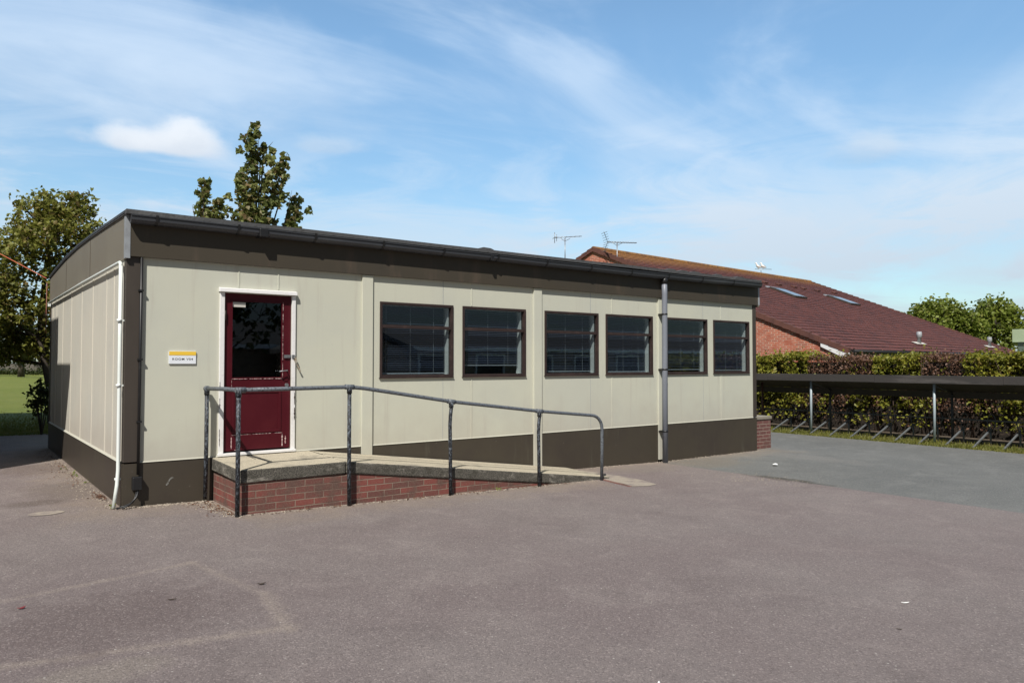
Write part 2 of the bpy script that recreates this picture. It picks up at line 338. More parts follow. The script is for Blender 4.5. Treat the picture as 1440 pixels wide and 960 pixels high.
# ------------------------------------------------------------------ mesh builder
def root_of(o):
    while o.parent: o = o.parent
    return o
class MB:
    def __init__(s): s.v = []; s.f = []; s.sm = []
    def add(s, vs, fs, smooth=False):
        o = len(s.v); s.v += [tuple(v) for v in vs]
        for f in fs: s.f.append(tuple(i + o for i in f)); s.sm.append(smooth)
        return s
    def box(s, x0, x1, y0, y1, z0, z1):
        if x0 > x1: x0, x1 = x1, x0
        if y0 > y1: y0, y1 = y1, y0
        if z0 > z1: z0, z1 = z1, z0
        vs = [(x, y, z) for z in (z0, z1) for y in (y0, y1) for x in (x0, x1)]
        return s.add(vs, [(0, 2, 3, 1), (4, 5, 7, 6), (0, 1, 5, 4), (2, 6, 7, 3), (0, 4, 6, 2), (1, 3, 7, 5)])
    def prism(s, poly, axis, a, b):
        """poly: 2-D points in the other two axes (order of axes kept), extruded along axis from a to b"""
        def P(p, t):
            return {'x': (t, p[0], p[1]), 'y': (p[0], t, p[1]), 'z': (p[0], p[1], t)}[axis]
        n = len(poly); vs = [P(p, a) for p in poly] + [P(p, b) for p in poly]
        return s.add(vs, [tuple(range(n))[::-1], tuple(range(n, 2 * n))] + [(i, (i + 1) % n, (i + 1) % n + n, i + n) for i in range(n)])
    def quad(s, *p): return s.add(p, [tuple(range(len(p)))])
    def tube(s, path, r, seg=10, cap=True, smooth=True):
        P = [Vector(p) for p in path]; n = len(P)
        rr = list(r) if isinstance(r, (list, tuple)) else [r] * n
        t0 = (P[1] - P[0]).normalized()
        up = Vector((0, 0, 1)) if abs(t0.z) < .9 else Vector((1, 0, 0))
        a = t0.cross(up).normalized(); vs = []
        for i in range(n):
            t = ((P[min(i + 1, n - 1)] - P[i]).normalized() + (P[i] - P[max(i - 1, 0)]).normalized())
            if t.length < 1e-6: t = t0
            t.normalize(); a = (a - t * a.dot(t)).normalized(); bb = t.cross(a)
            for k in range(seg):
                an = 2 * math.pi * k / seg
                vs.append(P[i] + (a * math.cos(an) + bb * math.sin(an)) * rr[i])
        fs = [(i * seg + k, i * seg + (k + 1) % seg, (i + 1) * seg + (k + 1) % seg, (i + 1) * seg + k) for i in range(n - 1) for k in range(seg)]
        s.add(vs, fs, smooth)
        if cap:
            o = len(s.v) - n * seg
            s.f.append(tuple(o + k for k in range(seg))[::-1]); s.sm.append(False)
            s.f.append(tuple(o + (n - 1) * seg + k for k in range(seg))); s.sm.append(False)
        return s
    def build(s, name, mat, parent=None, bevel=0, normals=True, off=None):
        me = bpy.data.meshes.new(name)
        o0 = Vector((0, 0, 0)) if off is None else Vector(off)
        if parent is not None and off is None:
            rt = root_of(parent)
            o0 = Vector(rt.get('_o', (0, 0, 0)))
        me.from_pydata([tuple(Vector(v) - o0) for v in s.v], [], s.f)
        me.polygons.foreach_set('use_smooth', s.sm)
        if normals:
            import bmesh
            bm = bmesh.new(); bm.from_mesh(me); bmesh.ops.recalc_face_normals(bm, faces=bm.faces); bm.to_mesh(me); bm.free()
        uv = me.uv_layers.new(name='UVMap')
        for p in me.polygons:
            n = p.normal; ax = max(range(3), key=lambda i: abs(n[i]))
            for li in p.loop_indices:
                c = Vector(me.vertices[me.loops[li].vertex_index].co)
                uv.data[li].uv = (c.y, c.z) if ax == 0 else ((c.x, c.z) if ax == 1 else (c.x, c.y))
        me.materials.append(MATS[mat]); me.update()
        o = bpy.data.objects.new(name, me); COL.objects.link(o)
        if parent is not None: o.parent = parent
        if bevel:
            b = o.modifiers.new('bevel', 'BEVEL'); b.width = bevel; b.segments = 2; b.limit_method = 'ANGLE'
        return o
def thing(name, label, cat, loc=(0, 0, 0), group=None, rz=0):
    o = bpy.data.objects.new(name, None); COL.objects.link(o); o.location = loc; o.rotation_euler = (0, 0, rz)
    o.empty_display_size = .2
    if rz == 0: o['_o'] = tuple(loc)
    else: o['_o'] = (0, 0, 0)
    tag(o, label, cat, group); return o
def tag(o, label, cat, group=None):
    o['label'] = label; o['category'] = cat
    if group: o['group'] = group
    return o
def struct(o, kind='structure'): o['kind'] = kind; return o

# ------------------------------------------------------------------ ground levels
def zg(x): return -.022 * min(max(x, 0), 9)
def sheet(name, xs, ys, dz, mat):
    m = MB(); vs = [(x, y, zg(x) + dz) for y in ys for x in xs]; n = len(xs)
    m.add(vs, [(j * n + i, j * n + i + 1, (j + 1) * n + i + 1, (j + 1) * n + i) for j in range(len(ys) - 1) for i in range(n - 1)])
    return struct(m.build(name, mat, normals=False))
sheet('ground', [-1500, -300, 0, 9, 16, 300, 1500], [-1500, -300, -40, 11, 300, 1500], -.012, 'lawn')
sheet('tarmac_yard', [-30, 0, 3, 6, 8.875], [-45, -10, 0, 10.9], -.002, 'maroon_tarmac')
# grey tarmac with a gently irregular kerb-less verge edge
m = MB(); ys = [-45] + [-8 + i * .35 for i in range(75)]
for a, b in zip(ys, ys[1:]):
    ea = 15.95 + .12 * noise.noise((a * .6, 0, 3)) + .03 * a; eb = 15.95 + .12 * noise.noise((b * .6, 0, 3)) + .03 * b
    m.quad((8.875, a, zg(8.875) - .008), (9, a, zg(9) - .008), (ea, a, zg(12) - .008), (eb, b, zg(12) - .008), (9, b, zg(9) - .008), (8.875, b, zg(8.875) - .008))
struct(m.build('grey_road', 'grey_tarmac', normals=False))
struct(MB().quad((16.9, -30, -.206), (22, -30, -.206), (22, 18, -.206), (16.9, 18, -.206)).build('bare_earth', 'earth', normals=False))
# pale concrete apron at the ramp foot
ap = [(6.40, -1.14), (6.34, -1.50), (6.26, -1.90), (6.48, -1.99), (6.72, -1.93), (6.86, -1.50), (6.90, -.9), (6.84, -.4), (6.78, -.06), (6.60, -.06)]
ap2 = []
for i in range(len(ap)):
    a, b = ap[i], ap[(i + 1) % len(ap)]
    for k in range(5):
        t = k / 5; x = a[0] + (b[0] - a[0]) * t; y = a[1] + (b[1] - a[1]) * t
        w = .03 if 0 < i < 7 else .0
        ap2.append((x + w * noise.noise((x * 4, y * 4, 0)), y + w * noise.noise((x * 4, y * 4, 5))))
struct(MB().quad(*[(x, y, zg(x) + .003) for x, y in ap2]).build('concrete_path', 'pale_concrete', normals=False))
# round pale cover beside the corner
struct(MB().quad(*[(-.72 + (.17 + .03 * noise.noise((k, 0, 0))) * math.cos(k * .4), .142 + (.12 + .03 * noise.noise((k, 4, 0))) * math.sin(k * .4), .003) for k in range(16)][:16]).build('paving_patch', 'pale_concrete', normals=False))

# ------------------------------------------------------------------ the classroom
L, WD, ZC, ZF = 11.97, 7.55, .497, 2.846
cb = thing('classroom_building', 'long cream flat roofed temporary classroom with brown skirting and a maroon door', 'building', (6, 3.8, 0))
def wallgrid(xs, zs, holes, y0, y1):
    m = MB(); nx, nz = len(xs) - 1, len(zs) - 1
    def solid(i, j):
        if not (0 <= i < nx and 0 <= j < nz): return False
        cx, cz = (xs[i] + xs[i + 1]) / 2, (zs[j] + zs[j + 1]) / 2
        return not any(h[0] < cx < h[1] and h[2] < cz < h[3] for h in holes)
    for i in range(nx):
        for j in range(nz):
            if not solid(i, j): continue
            a, b, c, d = xs[i], xs[i + 1], zs[j], zs[j + 1]
            m.quad((a, y0, c), (b, y0, c), (b, y0, d), (a, y0, d)); m.quad((a, y1, c), (a, y1, d), (b, y1, d), (b, y1, c))
            if not solid(i - 1, j): m.quad((a, y0, c), (a, y0, d), (a, y1, d), (a, y1, c))
            if not solid(i + 1, j): m.quad((b, y0, c), (b, y1, c), (b, y1, d), (b, y0, d))
            if not solid(i, j - 1): m.quad((a, y0, c), (a, y1, c), (b, y1, c), (b, y0, c))
            if not solid(i, j + 1): m.quad((a, y0, d), (b, y0, d), (b, y1, d), (a, y1, d))
    return m
WIN = [(3.212, 4.402), (4.592, 5.782), (6.2, 7.39), (7.59, 8.775), (9.17, 10.355), (10.566, 11.728)]
WZ0, WZ1 = 1.437, 2.478
DX0, DX1, DZ0, DZ1 = 1.092, 1.937, .541, 2.494
holes = [(a, b, WZ0, WZ1) for a, b in WIN] + [(DX0, DX1, .4, DZ1)]
xs = sorted({.16, 11.86} | {v for w in WIN for v in w} | {DX0, DX1}); zs = sorted({ZC, WZ0, WZ1, DZ1, ZF + .05})
fw_ = wallgrid(xs, zs, holes, 0, .09).build('wall', 'cream_cladding', cb, normals=False)
MB().box(.0, .06, .10, WD - .1, ZC, ZF + .05).build('wall', 'side_cladding', cb)['label'] = 'greyish cream end wall with vertical battens'
MB().box(11.9, 11.96, .10, WD - .1, ZC, ZF + .05).build('wall', 'cream_cladding', cb)
MB().box(.16, 11.86, WD - .08, WD, ZC, ZF + .05).build('wall', 'cream_cladding', cb)
# seams on the long wall: covers of the panel joints
sm = MB(); dk = MB()
def seam(b, x, z0, z1, w, y): b.box(x - w / 2, x + w / 2, y, .004, z0, z1)
for x, zz in ((1.264, [(2.57, ZF)]), (1.762, [(2.57, ZF)]), (4.75, [(ZC, WZ0 - .02), (WZ1 + .02, ZF)]), (7.735, [(ZC, WZ0 - .02), (WZ1 + .02, ZF)]), (10.80, [(ZC, WZ0 - .02), (WZ1 + .02, ZF)])):
    for a, b in zz:
        sm = MB(); seam(sm, x, a, b, .014, -.006); sm.build('panel_joint', 'cream_cladding', cb)
for x in (4.24, 7.22, 10.243):
    for za, zb, w in ((WZ1 + .02, ZF, .007), (ZC, WZ0 - .02, .004)):
        dk = MB(); seam(dk, x, za, zb, w, -.002); dk.build('panel_joint', 'corner_flashing', cb)
for y in (.72, 1.249, 2.342, 3.394, 4.545, 5.651, 6.593, 7.15): MB().box(-.007, .004, y - .010, y + .010, ZC, ZF).build('batten', 'batten_cream', cb)
# pilasters, corner posts
for x0, x1, zb in ((2.925, 3.085, .1), (5.95, 6.118, -.11), (8.92, 9.085, -.155)):
    MB().box(x0, x1, -.03, -.001, zb, ZF - .004).build('pilaster', 'cream_cladding', cb, bevel=.004)
MB().box(-.002, .158, -.012, .098, .502, ZF).build('corner_post', 'dark_post', cb, bevel=.004)
MB().box(11.862, 11.975, -.012, .098, .502, ZF).build('corner_post', 'dark_post', cb, bevel=.004)
MB().box(-.012, .1, WD - .10, WD + .01, .502, ZF).build('corner_post', 'dark_post', cb, bevel=.004)
MB().box(11.87, 11.975, WD - .10, WD + .01, .502, ZF).build('corner_post', 'dark_post', cb, bevel=.004)
# skirting: panels between the pilasters, drip flashing above
for x0, x1 in ((.0, 2.92), (3.09, 5.945), (6.122, 8.915), (9.09, 11.985)):
    a, b = zg(x0), zg(x1)
    lift = .0 if x0 < 6 else .02
    MB().prism([(x0, a - .03 + lift), (x1, b - .03 + lift), (x1, ZC - .012), (x0, ZC - .012)], 'y', -.004, .03).build('skirting', 'brown_skirting', cb)
MB().box(-.012, .02, .034, WD + .02, -.05, ZC - .012).build('skirting', 'brown_skirting', cb)
MB().box(11.965, 11.995, .034, WD + .02, -.25, ZC - .012).build('skirting', 'brown_skirting', cb)
MB().prism([(0.02, -.05), (11.96, -.25), (11.96, ZC - .012), (.02, ZC - .012)], 'y', WD - .01, WD + .018).build('skirting', 'brown_skirting', cb)
MB().box(9.0, 9.08, .04, .3, -.2, .0).build('floor_beam', 'black_plastic', cb)
dr = MB()
for x0, x1 in ((.16, 2.922), (3.088, 5.948), (6.12, 8.918), (9.087, 11.86)):
    dr.prism([(-.012, ZC - .006), (-.0, ZC - .010), (-.0, ZC + .006), (-.004, ZC + .008)], 'x', x0, x1)
dr.prism([(-.024, ZC - .006), (-.0, ZC - .010), (-.0, ZC + .016), (-.004, ZC + .018)], 'y', .1, WD - .11)
dr.build('drip_flashing', 'cream_cladding', cb)
MB().box(.14, 11.9, .095, WD - .09, .50, .54).build('floor', 'interior_dark', cb)
# fascias
FT = 3.30
MB().box(-.010, 11.995, -.052, -.002, ZF, FT).build('fascia', 'brown_fascia', cb)
def topz(y):  # shallow pitch seen on the end wall
    pts = [(-.06, 3.362), (1.3, 3.405), (2.6, 3.440), (3.8, 3.456), (5.2, 3.440), (6.4, 3.395), (7.7, 3.335)]
    for (a, za), (b, zb) in zip(pts, pts[1:]):
        if y <= b: return za + (zb - za) * (y - a) / (b - a)
    return pts[-1][1]
ysr = [-.05, 1.3, 2.6, 3.8, 5.2, 6.4, 7.66]
prof = [(-.05, 2.815)] + [(y, topz(y) - .03) for y in ysr] + [(7.66, 2.815)]
prof = [(-.05, 2.815), (7.66, 2.815)] + [(y, topz(y) - .03) for y in reversed(ysr)]
MB().prism(prof, 'x', -.014, -.0015).build('fascia', 'grey_brown_fascia', cb)['label'] = 'lighter grey brown fascia of the end wall'
MB().prism(prof, 'x', 11.998, 12.04).build('fascia', 'grey_brown_fascia', cb)
MB().box(-.0, 11.99, 7.60, 7.655, 2.83, 3.29).build('fascia', 'brown_fascia', cb)
for y in (2.58, 5.2): MB().box(-.0175, -.0145, y - .005, y + .005, 2.82, topz(y) - .035).build('fascia_joint', 'dark_post', cb)
MB().box(-.020, .03, -.058, -.0525, 2.82, 3.31).box(-.021, -.0145, -.0525, .03, 2.82, 3.32).build('corner_trim', 'corner_flashing', cb)
MB().box(11.998, 12.05, -.056, -.003, 2.85, 3.3).build('corner_trim', 'corner_flashing', cb)
# roof sheet with drooping felt edge
rf = MB(); ys2 = [-.16] + [-.05, 1.3, 2.6, 3.8, 5.2, 6.4, 7.7]
xsr = [-.032] + [i * .8 for i in range(1, 15)] + [11.975]
tv = []
for y in ys2:
    for x in xsr: tv.append((x, y, topz(max(y, -.06)) + (.012 * noise.noise((x * .7, y, 1)) if -1 < y < 0 else 0)))
n = len(xsr); mrow = len(ys2)
bv = [(x, y, z - .05) for x, y, z in tv]
fs = []
for j in range(mrow - 1):
    for i in range(n - 1):
        a = j * n + i; fs += [(a, a + 1, a + n + 1, a + n), (a + mrow * n, a + n + mrow * n, a + n + 1 + mrow * n, a + 1 + mrow * n)]
for i in range(n - 1):
    fs.append((i, i + mrow * n, i + 1 + mrow * n, i + 1)); a = (mrow - 1) * n + i; fs.append((a, a + 1, a + 1 + mrow * n, a + mrow * n))
for j in range(mrow - 1):
    a = j * n; fs.append((a, a + n, a + n + mrow * n, a + mrow * n)); a += n - 1; fs.append((a, a + mrow * n, a + n + mrow * n, a + n))
rf.add(tv + bv, fs); roof = rf.build('roof', 'roof_felt', cb)
# lumps of felt and debris along the front edge
for x in (4.95, 9.2, 9.9, 10.6, 11.3, 9.55):
    z = topz(-.06); w = .12 + .1 * random.random()
    MB().prism([(x - w, z + .004), (x + w, z + .004), (x + w * .5, z + .03), (x - w * .4, z + .035)], 'y', -.12, .1).build('felt_patch', 'roof_felt', roof)
MB().prism([(-.05, 3.30), (-.05, 3.33)] + [(y, topz(y) - .004) for y in ysr] + [(7.67, 3.30)] + [(y, topz(y) - .034) for y in reversed(ysr)], 'x', -.037, -.0335).build('edge_trim', 'gutter_grey', roof)
# gutter: open half round channel along the front, slight sag at joints
def gz(x): return 3.262 - .004 * abs(((x % 2.0) - 1.0)) - .025 * max(0, min(1, (x) / 9.0)) + (.02 * max(0, x - 9) / 3)
gp = [(-.055, .045), (-.055, 0), (-.075, -.036), (-.115, -.052), (-.158, -.042), (-.182, -.012), (-.186, .03), (-.196, .034), (-.196, .045), (-.176, .045), (-.174, -.008), (-.152, -.032), (-.115, -.041), (-.08, -.028), (-.066, 0), (-.066, .045)]
gm = MB(); gx = [.015 + i * .5 for i in range(25)]; gx[-1] = 11.96
vs = []
for x in gx: vs += [(x, y, gz(x) + z) for y, z in gp]
k = len(gp)
gm.add(vs, [(i * k + j, i * k + (j + 1) % k, (i + 1) * k + (j + 1) % k, (i + 1) * k + j) for i in range(len(gx) - 1) for j in range(k)])
gm.add([(gx[0], y, gz(gx[0]) + z) for y, z in gp[:9]], [tuple(range(9))]); gm.add([(gx[-1], y, gz(gx[-1]) + z) for y, z in gp[:9]], [tuple(range(9))])
gut = gm.build('gutter', 'gutter_grey', cb)
for x in [.28] + [1.2 + i * .98 for i in range(11)]:
    z = gz(x); w = .014; gb_ = MB()
    pts = [(-.05, .05), (-.05, -.02), (-.078, -.044), (-.115, -.06), (-.163, -.05), (-.19, -.016), (-.203, .05)]
    for (y0, z0), (y1, z1) in zip(pts, pts[1:]):
        gb_.add([(x - w, y0, z + z0), (x + w, y0, z + z0), (x + w, y1, z + z1), (x - w, y1, z + z1), (x - w, y0, z + z0 + .008), (x + w, y0, z + z0 + .008), (x + w, y1, z + z1 + .008), (x - w, y1, z + z1 + .008)],
                [(0, 1, 2, 3), (7, 6, 5, 4), (0, 4, 5, 1), (2, 6, 7, 3), (0, 3, 7, 4), (1, 5, 6, 2)])
    gb_.build('gutter_bracket', 'black_plastic', gut)
MB().box(1.45, 1.56, -.205, -.05, gz(1.5) - .062, gz(1.5) + .042).build('gutter_joint', 'black_plastic', gut, bevel=.01)
MB().box(4.98, 5.03, -.2, -.05, gz(5) - .058, gz(5) + .04).build('gutter_joint', 'black_plastic', gut, bevel=.01)
# downpipe with outlet and clips
dp = MB().tube([(8.985, -.12, 3.16), (8.985, -.125, 2.9), (8.985, -.12, 1.5), (8.985, -.118, zg(9) - .01)], .052, 14).build('downpipe', 'downpipe_grey', cb)
MB().tube([(8.985, -.12, 3.21), (8.985, -.12, 3.10)], .062, 14).build('pipe_outlet', 'black_plastic', dp)
for z in (2.52, 1.50, .36):
    MB().tube([(8.985, -.12, z), (8.985, -.12, z + .028)], .058, 14).box(8.93, 9.04, -.075, -.03, z + .002, z + .026).box(8.905, 8.94, -.125, -.03, z + .004, z + .022).build('pipe_clip', 'black_plastic', dp)
# white plastic waste pipe under the side fascia and down the corner
wp = MB()
wp.tube([(-.042, 7.45, 2.79), (-.042, 3, 2.80), (-.042, .14, 2.785), (-.042, .09, 2.77), (-.042, .07, 2.72)], .021, 10)
wp.tube([(-.042, .07, 2.74), (-.042, .06, 1.6), (-.042, .055, .62), (-.042, .05, .42), (-.055, .03, .25), (-.095, -.02, .0)], .021, 10)
wpo = wp.build('waste_pipe', 'white_plastic', cb)
for z in (2.1, 1.36, .30): MB().tube([(-.052, .058, z), (-.052, .058, z + .03)], .027, 10).box(-.05, .0, .05, .066, z + .005, z + .025).build('pipe_clip', 'white_plastic', wpo)
MB().box(-.055, .02, 7.50, 7.60, 2.72, 2.81).build('pipe_elbow', 'white_plastic', wpo, bevel=.01)
# black conduit, junction box and cable
cd = MB().tube([(.155, -.035, 2.95), (.152, -.035, 1.6), (.148, -.035, .36)], .016, 8).build('cable_conduit', 'black_plastic', cb)
MB().box(.085, .185, -.085, -.008, .19, .34).build('junction_box', 'black_plastic', cd, bevel=.008)
MB().tube([(.15, -.06, .2), (.13, -.08, .12), (.08, -.1, .06), (.0, -.11, .03), (-.08, -.1, .012)], .011, 8).tube([(.135, -.06, .2), (.11, -.085, .1), (.05, -.12, .04), (-.03, -.16, .016)], .009, 8).build('cable', 'black_plastic', cd)
for z in (2.45, 1.66, .95): MB().box(.125, .178, -.058, -.012, z, z + .02).build('conduit_clip', 'black_plastic', cd)
# coax running down the far-left corner
MB().tube([(-.07, 7.62, 3.2), (-.075, 7.63, 2.4), (-.075, 7.63, 2.2)], .008, 8).build('cable_conduit', 'copper_red', cb)
# white scuff on the skirting
sc_ = [(.455, .20), (.475, .215), (.50, .27), (.535, .285), (.53, .30), (.50, .295), (.47, .25), (.45, .215)]
MB().prism(sc_, 'y', -.0062, -.0048).build('paint_scuff', 'scuff', cb)
# windows -------------------------------------------------------------
def frame_mb(x0, x1, z0, z1, t, y0, y1):
    m = MB(); m.box(x0, x1, y0, y1, z1 - t, z1); m.box(x0, x1, y0, y1, z0, z0 + t); m.box(x0, x0 + t, y0, y1, z0 + t, z1 - t); m.box(x1 - t, x1, y0, y1, z0 + t, z1 - t); return m
zt = 2.145
for wi, (a, b) in enumerate(WIN):
    e = .012
    fm = frame_mb(a - e, b + e, WZ0 - e, WZ1 + e, .036, -.018, -.002)
    w = fm.build('window', 'brown_frame', cb, bevel=.003)
    frame_mb(a + .001, b - .001, WZ0 + .001, WZ1 - .001, .026, .0, .06).build('inner_frame', 'brown_frame', w)
    MB().box(a + .028, b - .028, -.012, .055, zt - .022, zt + .024).build('transom_bar', 'brown_frame', w, bevel=.003)
    MB().prism([(-.027, WZ0 - .022), (-.0, WZ0 - .022), (-.0, WZ0 - .013), (-.019, WZ0 - .013), (-.027, WZ0 - .017)], 'x', a - .02, b + .02).build('sill', 'brown_frame', w)
    MB().box(a + .025, b - .025, .030, .034, WZ0 + .025, zt - .02).build('pane', 'pane_glass', w)
    MB().box(a + .025, b - .025, .024, .028, zt + .02, WZ1 - .025).build('pane', 'pane_glass', w)
    # white reveal lining behind the frame
    rv = MB(); d0, d1 = .061, .165
    rv.box(b - .05, b + .03, d0, d1, WZ0, WZ1); rv.box(a - .03, a + .02, d0, d1, WZ0, WZ1); rv.box(a + .021, b - .051, d0, d1, WZ1 - .03, WZ1 + .02); rv.box(a + .021, b - .051, d0, d1, WZ0 - .02, WZ0 + .025)
    rv.build('reveal', 'inner_white', w)
    # venetian blind: tilted slats, ladder cords, bottom rail
    bl = MB(); zz = WZ1 - .06; bot = WZ0 + (.035, .15, .045, .03, .06, .04)[wi]; k = 0; yb = .125
    while zz > bot + .03:
        j = .0015 * math.sin(k * 2.3 + wi); t = (.0055, .0075, .005, .0085, .0065, .009)[wi] + .002 * math.sin(k * .9 + wi * 2)
        bl.add([(a + .04, yb - .012, zz - t + j), (b - .065, yb - .012, zz - t - j), (b - .065, yb + .012, zz + t - j), (a + .04, yb + .012, zz + t + j),
                (a + .04, yb - .012, zz - t + j - .0016), (b - .065, yb - .012, zz - t - j - .0016), (b - .065, yb + .012, zz + t - j - .0016), (a + .04, yb + .012, zz + t + j - .0016)],
               [(0, 1, 2, 3), (7, 6, 5, 4), (0, 4, 5, 1), (2, 6, 7, 3), (0, 3, 7, 4), (1, 5, 6, 2)])
        zz -= .027; k += 1
    bo = bl.build('blind', 'blind_slat', w)
    for t in (.12, .45, .78): MB().box(a + (b - a) * t, a + (b - a) * t + .004, yb - .018, yb - .0155, bot, WZ1 - .05).build('blind_cord', 'blind_cord', bo)
    MB().box(a + .04, b - .065, yb - .012, yb + .012, bot, bot + .018).build('bottom_rail', 'blind_cord', bo)
# added partition behind the blinds; the room's gloom is painted into its colour
MB().box(.3, 11.8, 3.4, 3.45, .541, 2.85).build('partition', 'interior_dark', cb)
MB().box(.061, 11.899, .095, WD - .09, 2.86, 2.88).build('ceiling', 'interior_dark', cb)
for (x, y) in ((3.0, 1.6), (5.2, 1.6)):
    MB().box(x, x + .9, y, y + .14, 2.78, 2.855).build('ceiling_light', 'inner_white', cb, bevel=.02)
# door ---------------------------------------------------------------
dfm = MB().box(1.036, DX0 - .001, -.026, .055, .53, DZ1 + .002).box(DX1 + .001, 1.985, -.026, .055, .53, DZ1 + .002)
GX0, GX1, GZ0, GZ1 = 1.18, 1.826, 1.437, 2.408
dl = wallgrid([DX0 + .003, GX0, 1.20, 1.815, GX1, DX1 - .003], [DZ0 + .008, .755, 1.29, GZ0, GZ1, DZ1 - .003], [(GX0, GX1, GZ0, GZ1)], .012, .052)
door = dl.build('door', 'maroon_paint', cb, normals=False, bevel=.002)
dfm.build('door_frame', 'white_paint', door, bevel=.003)
MB().prism([(-.062, DZ1 + .006), (-.002, DZ1 + .006), (-.002, DZ1 + .062), (-.058, DZ1 + .05)], 'x', 1.022, 1.992).build('lintel_trim', 'white_paint', door, bevel=.003)
MB().box(1.026, 1.99, -.055, .055, .498, .529).build('threshold', 'white_paint', door, bevel=.003)
frame_mb(GX0, GX1, GZ0, GZ1, .014, .004, .02).build('glazing_bead', 'maroon_paint', door)
MB().box(GX0 + .001, GX1 - .001, .026, .031, GZ0 + .001, GZ1 - .001).build('door_pane', 'door_pane_glass', door)
MB().box(1.192, 1.356, .021, .0245, 2.325, 2.385).build('notice_sticker', 'sticker_grey', door)
frame_mb(1.20, 1.815, .755, 1.29, .035, .003, .0118).build('panel_moulding', 'maroon_paint', door, bevel=.004)
MB().box(1.188, 1.832, .002, .0116, .556, .742).build('kick_plate', 'maroon_paint', door, bevel=.003)
# chipped paint along worn edges
def chips(runs, y, seed):
    rnd = random.Random(seed); m = MB()
    for (x0, z0, x1, z1, w, dens) in runs:
        Ln = math.hypot(x1 - x0, z1 - z0); n = max(2, int(Ln / .016)); ux, uz = (x1 - x0) / Ln, (z1 - z0) / Ln
        i = 0
        while i < n:
            if rnd.random() > dens: i += 1; continue
            run = rnd.randint(4, 16); pts_t = []; pts_b = []
            for k in range(run + 1):
                t = min(1, (i + k) / n) * Ln; h = w * (.3 + .8 * rnd.random() ** 2) if 0 < k < run else w * .15
                px, pz = x0 + ux * t, z0 + uz * t
                pts_t.append((px - uz * h * .5, pz + ux * h * .5)); pts_b.append((px + uz * h * .5, pz - ux * h * .5))
            poly = pts_t + pts_b[::-1]
            m.add([(p[0], y, p[1]) for p in poly], [tuple(range(len(poly)))])
            i += run + 1
    return m
chips([(GX0 + .01, GZ0 - .004, GX1, GZ0 - .004, .011, .85), (GX1 + .002, GZ0, GX1 + .002, GZ1, .009, .9), (1.19, 1.30, 1.19, 1.43, .006, .5)], .0035, 3).build('chipped_edge', 'chipped_paint', door, normals=False)
chips([(1.188, .742, 1.832, .742, .007, .8), (1.192, .56, 1.192, .74, .018, .8), (1.828, .57, 1.828, .74, .022, .75), (1.19, .562, 1.30, .555, .02, .7), (1.87, .60, 1.87, .70, .02, .6)], .0012, 5).build('chipped_edge', 'chipped_paint', door, normals=False)
chips([(1.976, .9, 1.976, 1.3, .02, .3), (1.042, .6, 1.042, 1.4, .012, .2)], -.0285, 8).build('chipped_edge', 'brown_frame', door, normals=False)
MB().box(1.10, 1.114, -.012, .013, 2.16, 2.27).tube([(1.096, -.016, 2.155), (1.096, -.016, 2.275)], .012, 8).build('hinge', 'dark_post', door)
MB().tube([(1.875, .012, 1.535), (1.875, -.035, 1.535), (1.86, -.045, 1.533), (1.765, -.048, 1.522)], .008, 8).build('handle', 'galvanised', door)
MB().box(1.853, 1.898, .003, .0118, 1.40, 1.56).build('lock_plate', 'maroon_paint', door, bevel=.002)
MB().tube([(1.882, .014, 1.347), (1.882, -.008, 1.347)], .024, 14).build('lock', 'galvanised', door)
MB().box(1.845, 1.935, -.008, .0115, 1.695, 1.735).box(1.938, 1.972, -.036, -.027, 1.69, 1.735).tube([(1.955, -.036, 1.71), (1.955, -.06, 1.705), (1.955, -.06, 1.69), (1.955, -.036, 1.685)], .004, 6).build('hasp', 'galvanised', door)
tag(MB().prism([(1.962, 1.70), (1.985, 1.706), (2.0, 1.66), (1.995, 1.63), (1.98, 1.625), (1.966, 1.66)], 'y', -.052, -.034).prism([(1.985, 1.622), (2.003, 1.615), (2.055, 1.53), (2.048, 1.515), (2.03, 1.528)], 'y', -.046, -.042).tube([(1.958, -.05, 1.70), (1.967, -.05, 1.69)], .005, 6).build('door_key', 'brass'),
    'small brass padlock and key hanging from the hasp beside the maroon door', 'key')
# room sign
sg = thing('room_sign', 'small white and yellow room number sign on the cream wall left of the door', 'sign', (.614, 0, 1.62))
MB().box(.463, .765, -.016, -.001, 1.62, 1.768).build('sign_plate', 'sign_white', sg, bevel=.002)
MB().box(.464, .764, -.0185, -.0161, 1.722, 1.767).build('colour_band', 'sign_yellow', sg)
cu = bpy.data.curves.new('lettering', 'FONT'); cu.body = 'ROOM V04'; cu.size = .036; cu.align_x = 'CENTER'; cu.align_y = 'CENTER'; cu.offset = .0002; cu.extrude = .0006; cu.space_character = 1.2
to = bpy.data.objects.new('lettering_curve', cu); COL.objects.link(to)
bpy.context.view_layer.update()
tm = bpy.data.meshes.new_from_object(to.evaluated_get(bpy.context.evaluated_depsgraph_get()))
bpy.data.objects.remove(to)
for v in tm.vertices: v.co = Vector((v.co.x * 1.15, -.0170 - v.co.z, v.co.y + .055))
tm.materials.clear(); tm.materials.append(MATS['sign_ink']); tm.name = 'lettering'
lt = bpy.data.objects.new('lettering', tm); COL.objects.link(lt); lt.parent = sg

